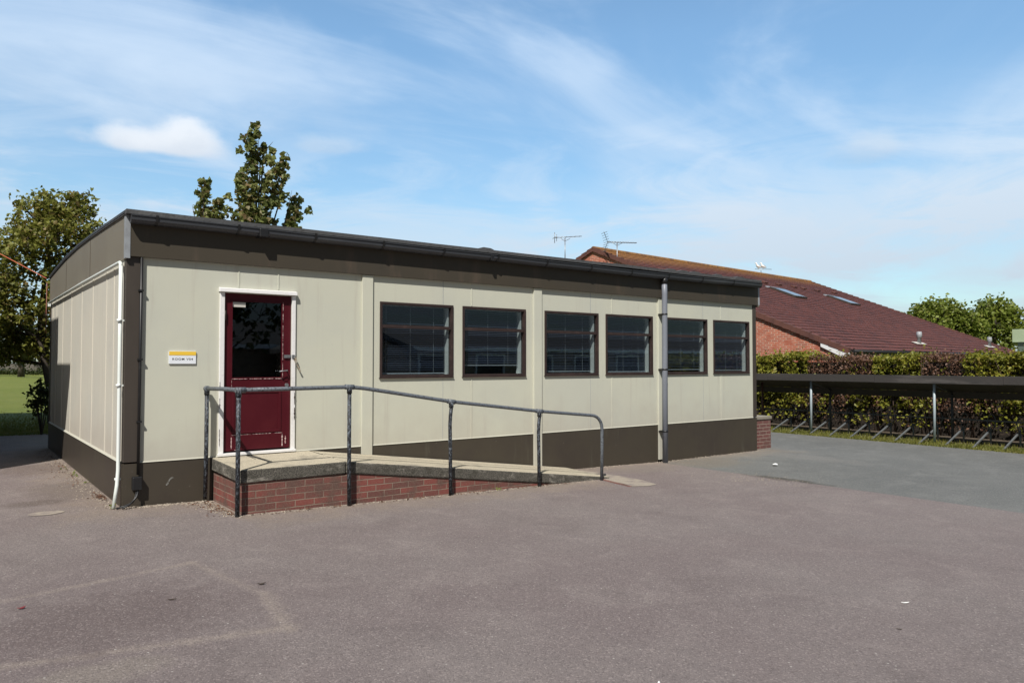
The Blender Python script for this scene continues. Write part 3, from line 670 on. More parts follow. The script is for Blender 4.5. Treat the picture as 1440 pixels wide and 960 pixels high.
# ------------------------------------------------------------------ ramp
rp = thing('access_ramp', 'concrete topped red brick access ramp leading up to the maroon door', 'ramp', (3.5, -.6, 0))
XA, XB, XE = .955, 2.19, 6.62
def rz(x, y):
    z = .488 + .022 * y
    if x > XB: z -= (x - XB) * .1335
    return z
def slab(x0, x1, y0, y1, th, step=.25):
    m = MB(); n = max(1, int((x1 - x0) / step)); xs_ = [x0 + (x1 - x0) * i / n for i in range(n + 1)]
    top = [(x, y, rz(x, y)) for x in xs_ for y in (y0, y1)]; bot = [(x, y, max(rz(x, y) - th, zg(x) - .08)) for x in xs_ for y in (y0, y1)]
    k = len(top); fs = []
    for i in range(n):
        a = 2 * i
        fs += [(a, a + 2, a + 3, a + 1), (a + k, a + 1 + k, a + 3 + k, a + 2 + k), (a, a + k, a + 2 + k, a + 2), (a + 1, a + 3, a + 3 + k, a + 1 + k)]
    fs += [(0, 1, 1 + k, k), (2 * n, 2 * n + k, 2 * n + 1 + k, 2 * n + 1)]
    return m.add(top + bot, fs)
YF = -1.12
# landing in three pours, ramp in two, with open joints
for (a, b, c, d) in ((XA, 1.37, -.372, -.01), (1.380, XB, -.372, -.01), (XA, XB, YF, -.380)):
    slab(a, b, c, d, .148).build('landing_slab', 'aggregate_concrete', rp, bevel=.014)
slab(XB + .008, XE, -.372, -.035, .148).build('ramp_slab', 'aggregate_concrete', rp)
slab(XB + .008, XE - .05, YF, -.380, .148).build('ramp_slab', 'aggregate_concrete', rp, bevel=.02)
bk = MB(); X1 = XA + .025; yb0, yb1 = YF + .018, -.03
xs_ = [X1 + (5.4 - X1) * i / 20 for i in range(21)]
def bt_(x): return max(rz(x, YF) - .150, zg(x) - .1)
top = [(x, y, bt_(x)) for x in xs_ for y in (yb0, yb1)]; bot = [(x, y, zg(x) - .12) for x in xs_ for y in (yb0, yb1)]; k = len(top); fs = []
for i in range(20):
    a = 2 * i; fs += [(a, a + 2, a + 3, a + 1), (a + k, a + 1 + k, a + 3 + k, a + 2 + k), (a, a + k, a + 2 + k, a + 2), (a + 1, a + 3, a + 3 + k, a + 1 + k)]
fs += [(0, 1, 1 + k, k), (40, 40 + k, 41 + k, 41)]
bk.add(top + bot, fs).build('brick_base', 'ramp_brick', rp)
MB().prism([(6.34, YF - .03), (6.40, YF - .03), (6.26, -1.88), (6.20, -1.88)], 'z', zg(6.5) - .05, zg(6.5) + .008).build('brick_edging', 'ramp_brick', rp)

# ------------------------------------------------------------------ handrail
hr = thing('handrail', 'worn blue grey tubular handrail along the brick ramp', 'handrail', (3.4, -1.2, 0))
YR = -1.2; rr = .024
posts = [(.872, -.1, 1.325, .015), (.905, YR, 1.338, zg(.9) - .02), (2.195, YR, 1.345, zg(2.2) - .02), (3.62, YR, 1.128, zg(3.6) - .03), (5.10, YR, .947, zg(5.1) - .03)]
for i, (x, y, zt_, zb) in enumerate(posts):
    if i in (3, 4): path = [(x - .005, y, zb), (x - .012, y, (zb + zt_) / 2), (x - .018, y, zt_ - .3), (x - .01, y, zt_ - .17), (x + .012, y, zt_)]
    else: path = [(x + .006 * (i - 1), y, zb), (x, y, (zb + zt_) / 2), (x, y, zt_)]
    p = MB().tube(path, rr, 14).build('post', 'flaking_rail', hr)
    MB().tube([(x, y, zt_ - .075), (x, y, zt_ + .002)], .031, 14).build('pipe_fitting', 'flaking_rail', p)
xe = 6.325; ze = .835
pts = [(.872, -.1, 1.325), (.905, YR, 1.338)]
MB().tube([(.872, -.075, 1.325), (.888, -.65, 1.336), (.905, YR - .01, 1.338)], rr, 14).build('top_rail', 'worn_rail', hr)
MB().tube([(.872, -.14, 1.3255), (.872, -.06, 1.3245)], .033, 14).build('pipe_fitting', 'worn_rail', hr)
rail = [(.89, YR, 1.338), (1.5, YR, 1.342), (2.195, YR, 1.347), (2.4, YR, 1.325), (3.62, YR, 1.130), (5.10, YR, .948), (5.9, YR, .868), (6.08, YR, .85)]
c0 = (6.09, ze + .013 - .2)
for t in range(1, 7):
    an = math.pi / 2 * (1 - t / 6); rail.append((6.09 + .225 * math.cos(an) + .01, YR, .638 + .21 * math.sin(an)))
rail += [(xe, YR, .4), (xe - .01, YR, zg(6.3) - .02)]
MB().tube(rail, rr, 14).build('top_rail', 'worn_rail', hr)
for (x, z, sl) in ((2.195, 1.346, -.05), (3.62, 1.129, -.14), (5.10, .948, -.115), (.925, 1.338, 0)):
    MB().tube([(x - .055, YR, z - .055 * sl), (x + .055, YR, z + .055 * sl)], .031, 14).build('pipe_fitting', 'worn_rail', hr)

# ------------------------------------------------------------------ brick pier at the far corner
bp = thing('brick_pier', 'low red brick pier with a concrete cap beside the far end of the classroom', 'brick pier', (12.4, .3, -.2))
MB().box(12.02, 12.68, .13, .6, -.25, .42).build('brickwork', 'pier_brick', bp)
MB().box(12.0, 12.70, .11, .62, .42, .485).build('cap', 'pier_cap', bp, bevel=.008)

# ------------------------------------------------------------------ foliage helpers
def leaf_cloud(points, size, jitter=.35, up=.35, tint=None, aspect=.7):
    """points: (N,3). Returns verts, faces, tint arrays: one folded leaf (two quads sharing a midrib) per point"""
    N = len(points); P = np.asarray(points)
    nrm = RNG.normal(size=(N, 3)); nrm[:, 2] += up * 2; nrm /= np.linalg.norm(nrm, axis=1, keepdims=True)
    t = RNG.normal(size=(N, 3)); t -= nrm * (t * nrm).sum(1, keepdims=True); t /= np.linalg.norm(t, axis=1, keepdims=True)
    b = np.cross(nrm, t); s = size * (1 + jitter * RNG.uniform(-1, 1, (N, 1)))
    w = s * aspect
    V = np.stack([P - t * s * .5, P - t * s * .05 + b * w * .5 + nrm * s * .10, P + t * s * .55 - nrm * s * .08, P - t * s * .05 - b * w * .5 + nrm * s * .10], 1).reshape(-1, 3)
    F = np.arange(N * 4).reshape(N, 4)
    return V, F
def leaf_mesh(name, mat, pts, size, parent, tints, **kw):
    V, F = leaf_cloud(pts, size, **kw)
    o0 = np.array(root_of(parent).get('_o', (0, 0, 0)) if parent is not None else (0, 0, 0))
    V = V - o0
    N = len(F)
    # each leaf = two triangles folded along the midrib
    tri = np.concatenate([F[:, [0, 1, 2]], F[:, [0, 2, 3]]], 1).reshape(-1, 3)
    me = bpy.data.meshes.new(name)
    me.vertices.add(len(V)); me.vertices.foreach_set('co', V.astype(np.float32).ravel())
    me.loops.add(len(tri) * 3); me.loops.foreach_set('vertex_index', tri.ravel().astype(np.int32))
    me.polygons.add(len(tri)); me.polygons.foreach_set('loop_start', (np.arange(len(tri)) * 3).astype(np.int32))
    me.update(calc_edges=True)
    ca = me.color_attributes.new('tint', 'FLOAT_COLOR', 'POINT')
    tv = np.repeat(np.asarray(tints), 4, axis=0); ca.data.foreach_set('color', np.concatenate([tv, np.zeros((len(tv), 1)), np.ones((len(tv), 1))], 1).astype(np.float32).ravel())
    me.materials.append(MATS[mat]); me.validate()
    o = bpy.data.objects.new(name, me); COL.objects.link(o)
    if parent is not None: o.parent = parent
    return o
def cluster_points(c, rad, n, twigs, spread, shell=.55):
    c = np.array(c, float); rad = np.array(rad, float)
    d = RNG.normal(size=(twigs, 3)); d /= np.linalg.norm(d, axis=1, keepdims=True)
    r = shell + (1 - shell) * RNG.uniform(0, 1, (twigs, 1)) ** .6
    r = np.where(RNG.uniform(size=(twigs, 1)) < .25, r * RNG.uniform(.2, .9, (twigs, 1)), r)
    tw = c + d * r * rad
    k = RNG.integers(0, twigs, n)
    pts = tw[k] + RNG.normal(size=(n, 3)) * spread
    tone = RNG.uniform(0, 1, twigs)[k]
    return pts, tone, tw
def tints_for(tone, warm=.15):
    n = len(tone)
    t0 = np.clip(tone * .6 + RNG.uniform(0, .4, n), 0, 1); t1 = np.where(RNG.uniform(size=n) < warm, RNG.uniform(.4, 1, n), 0)
    return np.stack([t0, t1], 1)
def make_tree(name, label, base, trunk, clusters, leaf, mat, per, twig_spread, group=None, warm=.15, up=.35, extra_pts=None, limb_r=.035, twigdens=1.0, aspect=.7):
    t = thing(name, label, 'tree', base, group)
    tm_ = MB().tube([p[:3] for p in trunk], [p[3] for p in trunk], 10)
    allp, allt = [], []
    for (c, rad) in clusters:
        vol = rad[0] * rad[1] * rad[2]
        n = int(per * (vol ** (2 / 3)) / leaf ** 2); tw = max(6, int(n / 26 * twigdens))
        pts, tone, twc = cluster_points(c, rad, n, tw, twig_spread)
        allp.append(pts); allt.append(tone)
        # limb from the trunk to the cluster, then a few twigs
        tb = min(trunk, key=lambda p: (Vector(p[:3]) - Vector(c)).length + (3 if p[2] > c[2] - .1 else 0))
        a = Vector(tb[:3]); b = Vector(c); mid = a.lerp(b, .5) + Vector((0, 0, -.1 * (b - a).length))
        tm_.tube([a, mid, b, b + Vector((0, 0, rad[2] * .6))], [min(tb[3] * .6, limb_r * 1.6), limb_r, limb_r * .6, limb_r * .2], 6)
        for q in twc[:max(5, tw // 8)]:
            tm_.tube([b.lerp(a, .15), Vector(q).lerp(b, .5) + Vector((0, 0, .03)), Vector(q)], [limb_r * .45, limb_r * .28, limb_r * .12], 4)
    if extra_pts is not None: allp.append(extra_pts[0]); allt.append(extra_pts[1])
    tm_.build('trunk', 'bark', t)
    P = np.concatenate(allp); T = np.concatenate(allt)
    leaf_mesh('crown', mat, P, leaf, t, tints_for(T, warm), up=up, aspect=aspect)
    return t
# --- left tree, behind the back corner
b0 = Vector((.45, 14.2, 0))
trunk = [(.70, 14.1, -.05, .12), (.66, 14.1, .8, .10), (.52, 14.2, 1.6, .085), (.38, 14.2, 2.3, .075), (.42, 14.15, 3.3, .06), (.5, 14.1, 4.4, .045), (.6, 14.1, 5.4, .03), (.65, 14.05, 6.1, .012)]
rh = Vector((.796, -.605, 0)); fh = Vector((.605, .796, 0))
def rel(lat, dep, z): return tuple(Vector((.5, 14.1, 0)) + rh * lat + fh * dep + Vector((0, 0, z)))
cl_ = [(rel(.15, 0, 5.75), (.50, .5, .55)), (rel(.75, .1, 5.65), (.42, .5, .5)), (rel(-.5, .2, 5.35), (.5, .6, .55)), (rel(1.15, -.1, 5.1), (.42, .5, .5)), (rel(.45, -.2, 5.1), (.6, .6, .6)), (rel(-1.0, 0, 4.85), (.5, .6, .55)), (rel(-.25, -.4, 4.6), (.65, .6, .6)),
       (rel(1.0, .1, 4.4), (.6, .6, .55)), (rel(-1.5, .2, 4.1), (.6, .7, .6)), (rel(-.7, -.5, 3.8), (.7, .7, .6)), (rel(.35, .3, 3.9), (.7, .7, .6)), (rel(1.5, .2, 4.75), (.32, .5, .36)), (rel(1.55, .3, 3.9), (.5, .6, .5)),
       (rel(1.1, .3, 3.4), (.6, .6, .6)), (rel(-1.7, 0, 3.1), (.6, .7, .55)), (rel(-.9, -.3, 3.0), (.7, .7, .55)), (rel(.1, -.2, 3.0), (.65, .7, .5)), (rel(.8, .2, 2.6), (.6, .7, .55)), (rel(-1.3, .5, 2.5), (.6, .7, .5)), (rel(-.5, .4, 2.35), (.6, .7, .5)), (rel(.2, .5, 2.3), (.55, .7, .45)),
       (rel(-1.2, .4, 1.95), (.6, .6, .35)), (rel(-.45, .2, 1.95), (.5, .6, .3)), (rel(-2.1, .1, 3.5), (.5, .6, .6)), (rel(-2.0, .3, 2.3), (.5, .6, .5)), (rel(.5, .3, 6.15), (.18, .3, .25)), (rel(-.15, .2, 6.1), (.2, .3, .3)), (rel(.95, .1, 6.05), (.15, .2, .25)), (rel(-.75, .1, 5.85), (.16, .3, .25))]
make_tree('broadleaf_tree', 'olive leaved tree with a leaning dark trunk behind the left end of the classroom', (.62, 14.1, 0), trunk, cl_, .12, 'olive_leaves', 34.0, .10, warm=.2)
# --- tree behind the roof with upright leafy leaders
C2 = Vector((6.25, 14.55, 0)); s2 = 24 / 1048.6
def px2(x, y): return C2 + rh * ((x - 361) * s2) + Vector((0, 0, 1.63 + (510.5 - y) * s2))
shoots = [(361, 330, 364, 174, 11, 7), (347, 330, 337, 237, 12, 6), (378, 320, 392, 236, 11, 6), (392, 290, 404, 216, 9, 6), (398, 330, 411, 268, 11, 8), (354, 218, 339, 191, 5, 4), (287, 332, 287, 248, 9, 6), (311, 332, 312, 278, 9, 7), (279, 325, 271, 289, 8, 6), (298, 330, 303, 300, 6, 5),
          (370, 215, 384, 199, 5, 4), (352, 330, 350, 300, 11, 7), (366, 225, 378, 206, 5, 4), (412, 330, 420, 290, 8, 5), (360, 262, 372, 240, 6, 5), (325, 345, 322, 325, 12, 9), (300, 345, 300, 322, 12, 9), (372, 335, 374, 300, 12, 8)]
ep, et = [], []
trk = [(6.25, 14.55, -.2, .2), (6.25, 14.55, 1.5, .17), (6.22, 14.5, 3.2, .13), (6.25, 14.5, 4.6, .10)]
for (x0, y0, x1, y1, r0, r1) in shoots:
    A, B = px2(x0, y0), px2(x1, y1); Lh = (B - A).length
    dof = random.uniform(-.6, .6); d = 0.
    def whorl(c, r, k, ep=ep, et=et):
        an = RNG.uniform(0, 6.28, k); ra = r * np.sqrt(RNG.uniform(.02, 1, k))
        ep.append(np.stack([c.x + ra * np.cos(an), c.y + ra * np.sin(an), c.z + RNG.normal(0, .055, k) - ra * .30], 1)); et.append(np.full(k, random.random()))
    while d < Lh:
        t = d / Lh; r = (r0 + (r1 - r0) * t) * s2 * random.uniform(.75, 1.25)
        c = A.lerp(B, t) + fh * (dof + random.gauss(0, .06)) + rh * random.gauss(0, .035)
        whorl(c, r, int(20 + 130 * r))
        if random.random() < .55 and t < .85 and r0 > 8:      # short side spray
            sgn = random.choice((-1, 1)); c2 = c + rh * sgn * r * random.uniform(1.0, 1.7) + fh * random.uniform(-.3, .3) + Vector((0, 0, random.uniform(.0, .16)))
            whorl(c2, r * .6, int(10 + 50 * r))
        d += random.uniform(.17, .27)
cl2 = [((6.25, 14.5, 4.6), (1.7, 1.7, .9)), ((5.2, 14.9, 3.8), (1.3, 1.3, .9)), ((7.3, 14.3, 3.9), (1.3, 1.3, .9)), ((6.2, 13.6, 3.4), (1.2, 1.0, .9)), ((4.9, 15.6, 4.8), (.8, .8, .6))]
t2 = make_tree('maple_tree', 'dark green tree with upright leafy shoots rising behind the classroom roof', (6.25, 14.55, -.15), trk, cl2, .15, 'maple_leaves', 7.0, .13, warm=.22, up=.5, extra_pts=(np.concatenate(ep), np.concatenate(et)), aspect=.95)
st = MB()
for (x0, y0, x1, y1, r0, r1) in shoots:
    A, B = px2(x0, y0), px2(x1, y1); st.tube([Vector((6.25, 14.5, 4.2)), A, A.lerp(B, .5), B], [.03, .022, .014, .004], 6)
st.build('branch', 'bark', t2)
# --- shrub beside the back corner
sb = thing('shrub', 'small dark shrub on the lawn by the back corner of the classroom', 'shrub', (.15, 10.75, 0))
stm = MB()
pts, tone, tw = cluster_points((.16, 10.75, .85), (.32, .32, .42), 620, 34, .05, .4)
for q in tw[:16]: stm.tube([(.16, 10.75, -.05), Vector((.16, 10.75, .4)).lerp(Vector(q), .4), Vector(q)], [.014, .009, .003], 5)
stm.build('stem', 'bark', sb)
leaf_mesh('leaves', 'dark_leaves', pts, .085, sb, tints_for(tone))
# --- far trees beyond the brick hall
def round_tree(name, label, x, y, z0, h, w, mat, leaf, group, per=17, seed=0, extra=()):
    r = random.Random(seed); trunk = [(x, y, z0, w * .07), (x, y, z0 + h * .3, w * .055), (x + .05 * w, y, z0 + h * .6, w * .035), (x, y, z0 + h * .9, w * .01)]
    cs = []
    for i in range(34):
        el = r.uniform(-.25, 1.45); an = r.uniform(0, 6.28); q = w * r.uniform(.12, .19)
        ra = (w * .5 - q) * math.cos(el) * r.uniform(.75, 1.0); zz = z0 + h * .56 + (h * .44 - q * .9) * math.sin(el)
        cs.append(((x + ra * math.cos(an), y + ra * math.sin(an), zz), (q, q, q * .85)))
    cs.append(((x, y, z0 + h * .60), (w * .34, w * .34, h * .27)))
    return make_tree(name, label, (x, y, z0), trunk, cs, leaf, mat, per, leaf * 1.0, group, limb_r=w * .012)
def at(px, dep): # ground point on the line of sight, used to set distances out
    return Vector((-1.6224, -9.4061, 0)) + rh * ((px - 720) / 1048.6 * dep) + fh * dep
p = at(1322, 74); round_tree('background_tree', 'bright green round tree beyond the brick hall, left of the pair', p.x, p.y, -.3, 8.3, 8.8, 'fresh_leaves', .34, 'trees beyond the brick hall', seed=3)
p = at(1396, 78); round_tree('background_tree', 'bright green round tree beyond the brick hall, next to the pale green building', p.x, p.y, -.3, 8.7, 7.6, 'fresh_leaves', .34, 'trees beyond the brick hall', seed=5)
p = at(1352, 96); round_tree('background_tree', 'lower green tree filling the gap behind the pair beyond the brick hall', p.x, p.y, -.3, 7.2, 9, 'fresh_leaves', .5, 'trees beyond the brick hall', seed=9)
# --- far edge of the lawn
p = at(30, 92); round_tree('field_tree', 'small pale stemmed tree at the far edge of the lawn', p.x, p.y, -.05, 5.2, 6.0, 'olive_leaves', .30, None, per=3.5, seed=11)
p = at(-10, 100); round_tree('field_tree', 'bright leaved low tree at the far edge of the lawn beside the frame edge', p.x, p.y, -.05, 5.0, 6, 'fresh_leaves', .30, None, per=4, seed=12)
p = at(70, 118); round_tree('field_tree', 'dark tree at the far edge of the lawn close to the classroom corner', p.x, p.y, -.05, 7, 9, 'dark_leaves', .4, None, per=4, seed=13)
a, b = at(-160, 120), at(120, 120)
wl = MB(); d = (b - a).normalized(); nrm_ = Vector((-d.y, d.x, 0)) * .15
wl.add([a, b, b + nrm_, a + nrm_] + [v + Vector((0, 0, 1.55)) for v in (a, b, b + nrm_, a + nrm_)], [(0, 1, 5, 4), (1, 2, 6, 5), (2, 3, 7, 6), (3, 0, 4, 7), (4, 5, 6, 7)])
tag(wl.build('garden_wall', 'render_wall'), 'long pale wall at the far edge of the lawn', 'wall')
hp = thing('field_hedge', 'low dark hedge in front of the pale wall across the lawn', 'hedge', tuple(at(0, 112)))
qs = []
for i in range(70):
    q = at(-160 + i * 4, 112); k = 90
    qs.append(np.stack([q.x + RNG.normal(0, .5, k), q.y + RNG.normal(0, .5, k), np.abs(RNG.normal(0, .35, k)) * (1 + .4 * math.sin(i * .7))], 1))
qs = np.concatenate(qs); leaf_mesh('leaves', 'dark_leaves', qs, .3, hp, tints_for(RNG.uniform(size=len(qs))))

# ------------------------------------------------------------------ hedge, verge and cycle shelter on the right
hd = thing('beech_hedge', 'long clipped beech hedge in mixed green and brown leaf behind the cycle shelter', 'hedge', (18.6, 3, -.22))
HX = 18.25
tw_ = MB()
for i in range(420):
    y = random.uniform(-8, 15); x = HX + random.uniform(.25, .9)
    tw_.tube([(x, y, -.25), (x + random.uniform(-.15, .15), y + random.uniform(-.15, .15), .6), (x + random.uniform(-.35, .35), y + random.uniform(-.35, .35), 1.75)], [.014, .01, .003], 4)
tw_.build('branch', 'twig', hd)
MB().box(HX + .32, HX + .9, -8, 15, -.25, 1.66).build('dark_core', 'hedge_gloom', hd)  # solid dark filler; the hedge's inner shade is put into its colour
def patchy(y, z):
    k = .45 * noise.noise((y * 2.1, z * 1.2, 9))
    if z > 1.05 and -3.4 < y < 4.2: return k + (.35 if (.75 < y < 2.6 or -1.55 < y < -.5) else -.30)
    return k + noise.noise((y * .62 + 4.4, z * .35, 2.0)) - .06
def patchy_old(y, z):  # where the old brown leaf still hangs
    return noise.noise((y * .55 + 3.1, z * .35, 2.0)) + .45 * noise.noise((y * 2.1, z * 1.2, 9))
G_, D_, gt, dt = [], [], [], []
N = 60000
ry = RNG.uniform(-8, 15, N); u = RNG.uniform(size=N)
for i in range(N):
    y = ry[i]
    if y > 4.5 and u[i] < .45: continue
    tops = 1.78 + .19 * noise.noise((y * .8, 0, 7)) + .05 * noise.noise((y * 1.9, 2, 7)) + .05 * noise.noise((y * 3.1, 0, 1)) + .14 * max(0, noise.noise((y * 6.1, 1, 1)) - .25)
    face = random.random()
    if face < .62:
        z = random.uniform(-.02, tops); x = HX + .22 * noise.noise((y * 1.4, z * 1.4, 0)) + .10 * noise.noise((y * 4, z * 4, 3)) + abs(random.gauss(0, .10))
        if z < .45 and random.random() < .8: continue
        if noise.noise((y * 2.6, z * 2.6, 11)) < -.22: x += .2; 
    else:
        x = HX + random.uniform(0, 1.15); z = tops + random.gauss(0, .05) - .02 * abs(x - HX - .5)
        if random.random() < .06: z += random.uniform(0, .20)
    br = patchy(y, z) + random.gauss(0, .12)
    tone = .5 + .5 * noise.noise((y * 3.3, z * 3.3, 5))
    (D_ if br > .12 else G_).append((x, y, z)); (dt if br > .12 else gt).append(tone)
leaf_mesh('green_leaves', 'hedge_leaves', np.array(G_), .085, hd, tints_for(np.array(gt), .2), up=.25)
leaf_mesh('brown_leaves', 'dry_leaves', np.array(D_), .058, hd, tints_for(np.array(dt), .3), up=.2)
# verge grass
N = 15000; gy = RNG.uniform(-6.5, 7, N); gx_ = 15.85 + .03 * gy + np.abs(RNG.normal(0, .62, N)); gx_ = np.clip(gx_, 0, 18.2)
V = []; F = []; T = []
gm_ = bpy.data.meshes.new('verge_grass'); o = 0
for x, y in zip(gx_, gy):
    h = random.uniform(.03, .085) * (1.25 if x > 16.7 else .85); an = random.uniform(0, 6.28); w = .011; l = random.uniform(-.04, .04)
    V += [(x - w * math.cos(an), y - w * math.sin(an), -.215), (x + w * math.cos(an), y + w * math.sin(an), -.215), (x + l, y + random.uniform(-.04, .04), -.21 + h)]; F.append((o, o + 1, o + 2)); o += 3
    k = max(0, min(1, .5 + .8 * noise.noise((x * 1.5, y * 1.5, 0)) + random.uniform(-.2, .2))); T += [(k, random.random() * .5, 0, 1)] * 3
gm_.from_pydata(V, [], F); ca = gm_.color_attributes.new('tint', 'FLOAT_COLOR', 'POINT'); ca.data.foreach_set('color', np.array(T, np.float32).ravel()); gm_.materials.append(MATS['grass_blades'])
go = bpy.data.objects.new('verge_grass', gm_); COL.objects.link(go); struct(go, 'stuff')
# rough grass where the lawn meets the yard
N = 14000; lx = RNG.uniform(-3.0, 1.6, N); ly = 10.75 + np.abs(RNG.normal(0, 3.2, N)); V = []; F = []; T = []; o = 0
for x, y in zip(lx, ly):
    h = random.uniform(.02, .06); an = random.uniform(0, 6.28); w = .012
    V += [(x - w * math.cos(an), y - w * math.sin(an), -.014), (x + w * math.cos(an), y + w * math.sin(an), -.014), (x + random.uniform(-.03, .03), y + random.uniform(-.03, .03), -.01 + h)]; F.append((o, o + 1, o + 2)); o += 3
    k = max(0, min(1, .45 + .8 * noise.noise((x * 1.5, y * 1.5, 0)) + random.uniform(-.2, .2))); T += [(k, random.random() * .3, 0, 1)] * 3
lm_ = bpy.data.meshes.new('lawn_grass'); lm_.from_pydata(V, [], F); ca = lm_.color_attributes.new('tint', 'FLOAT_COLOR', 'POINT'); ca.data.foreach_set('color', np.array(T, np.float32).ravel()); lm_.materials.append(MATS['grass_blades'])
lo_ = bpy.data.objects.new('lawn_grass', lm_); COL.objects.link(lo_); struct(lo_, 'stuff')
# shelter
cs_ = thing('cycle_shelter', 'long low cycle shelter with a dark lean to roof in front of the hedge', 'cycle shelter', (16.8, 0, -.2))
y0s, y1s = -9.0, 7.5
sh = MB().prism([(16.29, 1.30), (16.31, 1.325), (17.42, .985), (17.40, .96)], 'y', y0s, y1s); sh.build('roof', 'shelter_sheet', cs_)
joins = [y0s, -6.05, -3.1, -.35, 2.6, 5.2, y1s]
for i, (a, b) in enumerate(zip(joins, joins[1:])):
    dz = .004 * (i % 2)
    MB().box(16.24 + .004 * (i % 2), 16.285, a + .002, b - .002, 1.165 + dz, 1.345 + dz).build('fascia_board', 'weathered_board', cs_, bevel=.004)
MB().box(17.37, 17.43, y0s, y1s, .80, .955).build('rear_beam', 'shelter_sheet', cs_)
MB().box(16.30, 16.36, y0s, y1s, 1.19, 1.28).build('front_beam', 'shelter_sheet', cs_)
for y in (-7.7, -4.65, -1.63, 1.42, 4.5, 7.2):
    MB().tube([(16.42, y, -.22), (16.40, y - .02, 1.22)], .028, 12).build('post', 'shelter_tube', cs_)
    MB().tube([(17.36, y, -.22), (17.36, y, .9)], .03, 10).build('post', 'rack_dark', cs_)
    MB().tube([(16.42, y - .01, 1.12), (17.36, y, .93)], .02, 8).build('roof_arm', 'rack_dark', cs_)
for y in (3.55,): MB().tube([(17.0, y - .28, -.22), (17.0, y - .28, 1.1)], .03, 10).build('post', 'rust_tube', cs_)['label'] = 'rust brown post near the classroom end'
# bicycle racks: a sloping wheel channel on a stub post, with a wheel hoop above
def rack(y, first=None):
    if first is None:
        t = thing('cycle_rack', '', 'cycle rack', (16.6, y, -.2), 'wheel racks in a row under the cycle shelter')
        ch = MB().prism([(16.10, -.195), (16.13, -.215), (17.12, .13), (17.10, .165)], 'y', y - .018, y + .018)
        ch.build('wheel_channel', 'rack_steel', t, bevel=.006)
        MB().tube([(17.08, y, -.22), (17.08, y, .14)], .022, 8).build('stub_post', 'rack_steel', t)
        hoop = [(17.10, y - .03, .12)]
        for k in range(9):
            an = math.pi * k / 8; hoop.append((17.14 + .02 * math.sin(an), y - .085 * math.cos(an), .30 + .17 * math.sin(an)))
        hoop.append((17.10, y + .03, .12))
        MB().tube(hoop, .012, 6).build('wheel_hoop', 'rack_dark', t)
        return t
    t = first.copy(); COL.objects.link(t); t.location = (16.6, y, -.2)
    for c in first.children:
        d = c.copy(); COL.objects.link(d); d.parent = t
    return t
ry_ = [2.42, 1.86, 1.30, .76, .22, -.32, -.86, -1.42, -1.98, -2.54, -3.12, -3.68, -4.25]
ordn = ['just right of the brick pier', 'second to the right of the brick pier', 'immediately left of the first pale shelter post', 'immediately right of the first pale shelter post', 'second to the right of the first pale shelter post',
        'third to the right of the first pale shelter post', 'second to the left of the second pale shelter post', 'immediately left of the second pale shelter post', 'immediately right of the second pale shelter post', 'second to the right of the second pale shelter post',
        'third to the right of the second pale shelter post', 'fourth to the right of the second pale shelter post', 'last of the row under the shelter']
fr_ = None
for y, w in zip(ry_, ordn):
    t = rack(y, fr_); t['label'] = 'sloping grey wheel rack ' + w
    if fr_ is None: fr_ = t
tag(MB().box(17.14, 17.17, -8.5, 4, .315, .35).build('rack_rail', 'rack_dark'), 'long dark rail tying the wheel racks together under the shelter', 'rail')

# ------------------------------------------------------------------ brick hall with the big tiled roof
BA = R(4.877); BX, BY = 22.4986, 3.6656
U = Vector((math.cos(BA), math.sin(BA), 0)); Vv = Vector((-math.sin(BA), math.cos(BA), 0))
hall = thing('brick_hall', 'red brick hall with a large dark red tiled roof beyond the hedge', 'building', (BX, BY, 0), rz=BA)
LEN, RY, ZE, ZR = 20.6, 11.4, 2.08, 6.80
gz_ = lambda v: ZE - .02 + (ZR - ZE) * (1 - abs(v - RY) / RY)
wl = MB().prism([(.42, -.3), (22.3, -.3), (22.3, gz_(22.3) - .1), (RY, ZR - .12), (.42, gz_(.42) - .1)], 'x', .03, .42)
wl.prism([(.42, -.3), (22.3, -.3), (22.3, gz_(22.3) - .1), (RY, ZR - .12), (.42, gz_(.42) - .1)], 'x', LEN - .45, LEN - .2)
wl.box(.421, LEN - .451, .42, .65, -.3, ZE + .05).box(.421, LEN - .451, 22.05, 22.3, -.3, ZE + .05)
wl.build('wall', 'orange_brick', hall)
# stepped tile courses on both slopes
def slope(front):
    m = MB(); n = 36; uvs = []
    sl = math.hypot(RY, ZR - ZE); ux = [i * 20.6 / 40 for i in range(41)]
    def pt(d, lift):
        t = d / sl; v = RY * t; z = ZE + (ZR - ZE) * t
        nx_, nz_ = -(ZR - ZE) / sl, RY / sl
        v += nx_ * lift; z += nz_ * lift
        return (v if front else 2 * RY - v), z
    for i in range(n):
        d0, d1 = sl * i / n, sl * (i + 1) / n
        a = pt(d0, .0); b = pt(d0, .022); c = pt(d1, .004)
        for (p, q, da, db) in ((a, b, d0, d0 + .01), (b, c, d0 + .01, d1)):
            m.quad((0, p[0], p[1]), (LEN, p[0], p[1]), (LEN, q[0], q[1]), (0, q[0], q[1])); uvs += [(0, da), (LEN, da), (LEN, db), (0, db)]
    o = m.build('roof_slope', 'roof_tile', hall, normals=False)
    uvl = o.data.uv_layers[0].data
    for i, uvv in enumerate(uvs): uvl[i].uv = uvv
    return o
rs = slope(True); rs2 = slope(False)
rs.name = 'roof'; rs2.name = 'roof'
MB().prism([(-.02, ZE - .03), (RY, ZR - .03), (22.82, ZE - .03), (22.82, ZE - .08), (RY, ZR - .10), (-.02, ZE - .08)], 'x', .02, LEN - .02).build('roof_deck', 'dark_post', rs)
